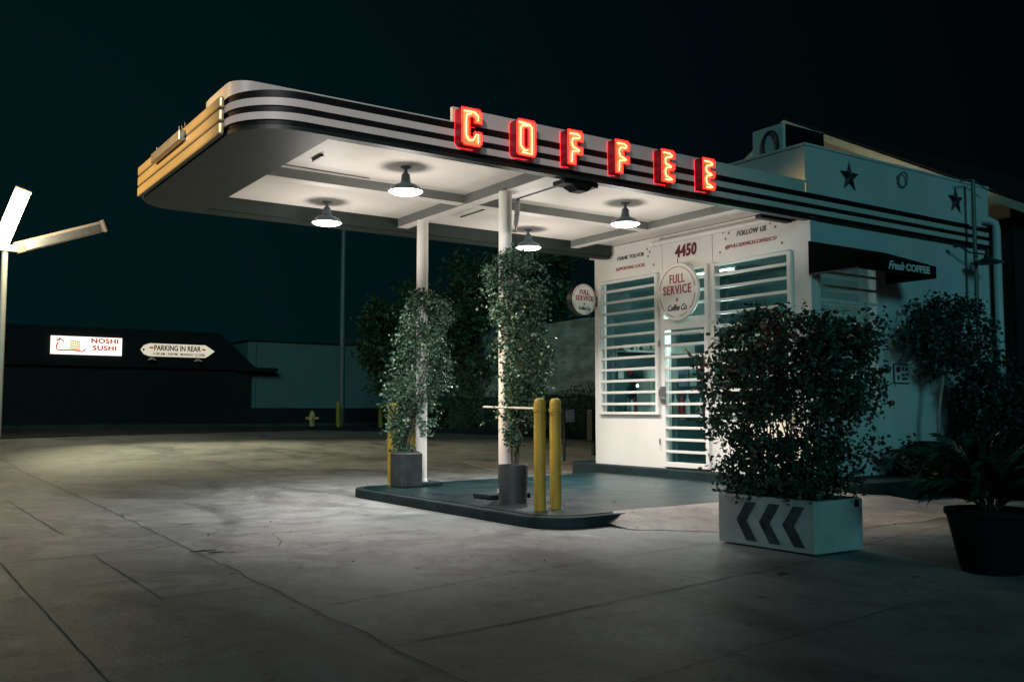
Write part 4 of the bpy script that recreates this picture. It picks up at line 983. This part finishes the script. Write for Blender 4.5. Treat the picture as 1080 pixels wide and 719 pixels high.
# fluorescent street light at the left edge
t = thing('pole_light', 'white pole with two long fluorescent heads, one lit, at the left edge', 'street lamp', (3.14, 30, .22))
w = MB(); w.tube([(0, 0, 0), (0, 0, 5.4)], .085, 16); w.build('pole_shaft', M['white'], t, smooth=True)
w = MB(); w.prism([(-.8, -.5), (.45, -.5), (.45, .5), (-.8, .5)], -.2, .06); w.build('base', M['kerb'], t, bevel=.03)
def bar(mb, a, b, wd, th):
    a = Vector(a); b = Vector(b); d = (b-a).normalized(); s = d.cross(Vector((0, 1, 0))).normalized()*wd/2; n = d.cross(s).normalized()*th/2
    mb.add([a-s-n, a+s-n, a+s+n, a-s+n, b-s-n, b+s-n, b+s+n, b-s+n], [(0, 1, 2, 3), (7, 6, 5, 4), (0, 1, 5, 4), (1, 2, 6, 5), (2, 3, 7, 6), (3, 0, 4, 7)])
w = MB(); bar(w, (-.12, -.15, 5.5), (.30, -.9, 6.92), .40, .16); w.build('lit_head', M['tube'], t, bevel=.03)
w = MB(); bar(w, (.25, 0, 5.40), (2.62, .2, 6.33), .34, .16); w.build('unlit_head', M['tubedim'], t, bevel=.03)
w = MB(); bar(w, (.28, -.86, 6.86), (.315, -.925, 6.97), .44, .20); w.build('end_cap', M['tubedim'], t, bevel=.03)
w = MB(); bar(w, (2.58, .19, 6.315), (2.66, .205, 6.345), .38, .20); w.build('end_cap', M['tubedim'], t, bevel=.02)
w = MB(); bar(w, (.5, -.085, 5.47), (2.5, .10, 6.26), .22, .03); w.build('lens', M['steel'], t)
w = MB(); w.box(-.2, .3, -.12, .12, 5.30, 5.48); w.build('bracket', M['white'], t)
light('pole_light_lamp', 'POINT', (3.6, 28.6, 6.4), 420, (1, .86, .56), shadow_soft_size=.5)
light('pole_light_beam', 'SPOT', (3.6, 27.6, 6.9), 5200, (1, .90, .58), shadow_soft_size=.5, to=(8.2, 20.5, 0), spot_size=math.radians(70), spot_blend=1)

# tall street pole, hydrant, sign post
t = thing('utility_pole', 'tall grey pole at the street corner between the distant bollards', 'pole', (16.0, 35.6, .28))
w = MB(); w.tube([(0, 0, 0), (0, 0, 8.2)], [.13, .10], 14); w.build('pole_shaft', M['pole'], t, smooth=True); MB().box(-.22, .22, -.22, .22, 0, .05).build('base', M['pole'], t)
t = thing('fire_hydrant', 'small weathered fire hydrant at the street corner', 'hydrant', (14.5, 35.0, .28))
w = MB(); w.lathe([(.14, 0), (.14, .05), (.10, .07), (.10, .45), (.13, .47), (.13, .52), (.11, .56), (.09, .66), (.05, .72), (.001, .75)], 20); w.build('hydrant_body', M['hydrant'], t, smooth=True)
w = MB(); w.tube([(-.22, .12, .44), (.22, -.12, .44)], .055, 12); w.tube([(0, 0, .40), (-.12, -.14, .40)], .07, 12); w.build('outlet', M['hydrant'], t, smooth=True)
t = thing('post_sign', 'short dark post with a small blue and white sign left of the kiosk', 'sign', (11.75, 15.3, 0))
MB().tube([(0, 0, 0), (0, 0, 1.03)], .03, 10).build('post', M['darkmetal'], t); MB().box(.04, .26, -.02, .0, .80, 1.06).build('sign_plate', M['blue'], t, bevel=.01)
t = thing('air_pump', 'dark air pump with a hanging hose behind the forecourt', 'machine', (13.6, 16.6, 0))
MB().box(-.14, .14, -.1, .1, .35, 1.05).build('pump_body', M['black'], t, bevel=.02); w = MB(); w.tube([(.1, -.11, .8), (.2, -.2, .3), (.36, -.2, .2), (.42, -.1, .6), (.5, 0, .95)], .03, 8); w.build('hose', M['black'], t, smooth=True); w = MB(); w.box(-.05, .05, -.05, .05, 0, .35); w.build('stand', M['black'], t)

# tarp wall behind
t = thing('yard_wall', 'dark green yard wall behind the forecourt', 'wall', (19.2, 27, 0))
MB().box(0, .25, -14, 5.5, 0, 1.62).build('wall_base', M['greenwall'], t)
MB().box(.1, .22, -14, 5.5, 1.62, 4.0).build('upper_panel', M['greenwall'], t)
w = MB(); n1, n2 = 90, 34; r = random.Random(2)
for i in range(n1+1):
    for k in range(n2+1):
        y = -8+13.4*i/n1; z = 1.55+2.42*k/n2
        dz = .09*noise.noise(Vector((y*.9, z*3.4, 0)))+.05*noise.noise(Vector((y*2.6+z, z*6.5, 3)))+.03*noise.noise(Vector((y*6, z*9, 7)))
        w.v.append((-.12+dz, y, z+.015*math.sin(y*1.3)*(1 if k == n2 else 0)-(.06*abs(math.sin(y*2.1)) if k == 0 else 0)))
for i in range(n1):
    for k in range(n2): w.f.append((i*(n2+1)+k, (i+1)*(n2+1)+k, (i+1)*(n2+1)+k+1, i*(n2+1)+k+1)); w.mi.append(0)
o = w.build('tarpaulin', M['tarp'], loc=(19.2, 27, 0), smooth=True); sm = o.modifiers.new('thickness', 'SOLIDIFY'); sm.thickness = .01
tag(o, 'crinkled grey green tarpaulin hung over the yard wall', 'tarpaulin')
# trees beyond
def tree(loc, h, rad, zc, n, mk, label, seed, s=(.14, .28)):
    t = thing('tree', label, 'tree', loc, 0, 'dark trees behind the forecourt')
    w = MB(); r = random.Random(seed); w.tube([(0, 0, 0), (.06, .03, zc*.5), (.0, .1, zc)], [.16, .12, .07], 10)
    for _ in range(7):
        a = r.uniform(0, 6.28); w.tube([(0, .05, zc*r.uniform(.5, .9)), (rad*.5*math.cos(a), rad*.5*math.sin(a), zc*1.05), (rad*.8*math.cos(a), rad*.8*math.sin(a), zc+r.uniform(-.2, .5)*h)], [.06, .04, .015], 6)
    w.build('trunk', M['bark'], t, smooth=True)
    def ins(c): return (c.x/rad)**2+(c.y/rad)**2+((c.z-zc)/h)**2 < 1+.9*noise.noise(c*.8+Vector((seed, 0, 0)))
    leaves(vol(n, ins, ((-rad*1.4, rad*1.4), (-rad*1.4, rad*1.4), (zc-h*1.4, zc+h*1.4)), seed, 1.1, .14), *s, [M[mk]], 'crown', t, .2, seed=seed)
tree((17.6, 33.2, .28), 2.0, 1.9, 3.5, 6500, 'leafC', 'dark street tree behind the tall pole', 61)
tree((19.0, 29.8, .28), 2.6, 2.0, 4.2, 6500, 'leafC', 'dark tree seen between the two white posts, the left one', 62)
tree((21.8, 30.2, .28), 3.0, 2.3, 4.8, 5500, 'leafC', 'tall dark tree seen directly left of the nearer vine', 63)
for i, (x, y, lab) in enumerate([(17.2, 27.6, 'low dark bush in the rear bed right of the farther post'), (18.0, 25.5, 'low dark bush in the rear bed left of the nearer vine'), (16.6, 30.2, 'dark bush in the rear bed beside the farther vine'), (18.3, 22.4, 'low dark bush in the rear bed behind the nearer vine')]):
    bush('shrub', (x, y, .28), (1.1, 1.0, .8), 2200, 'leafC', lab, 71+i, (.06, .13))
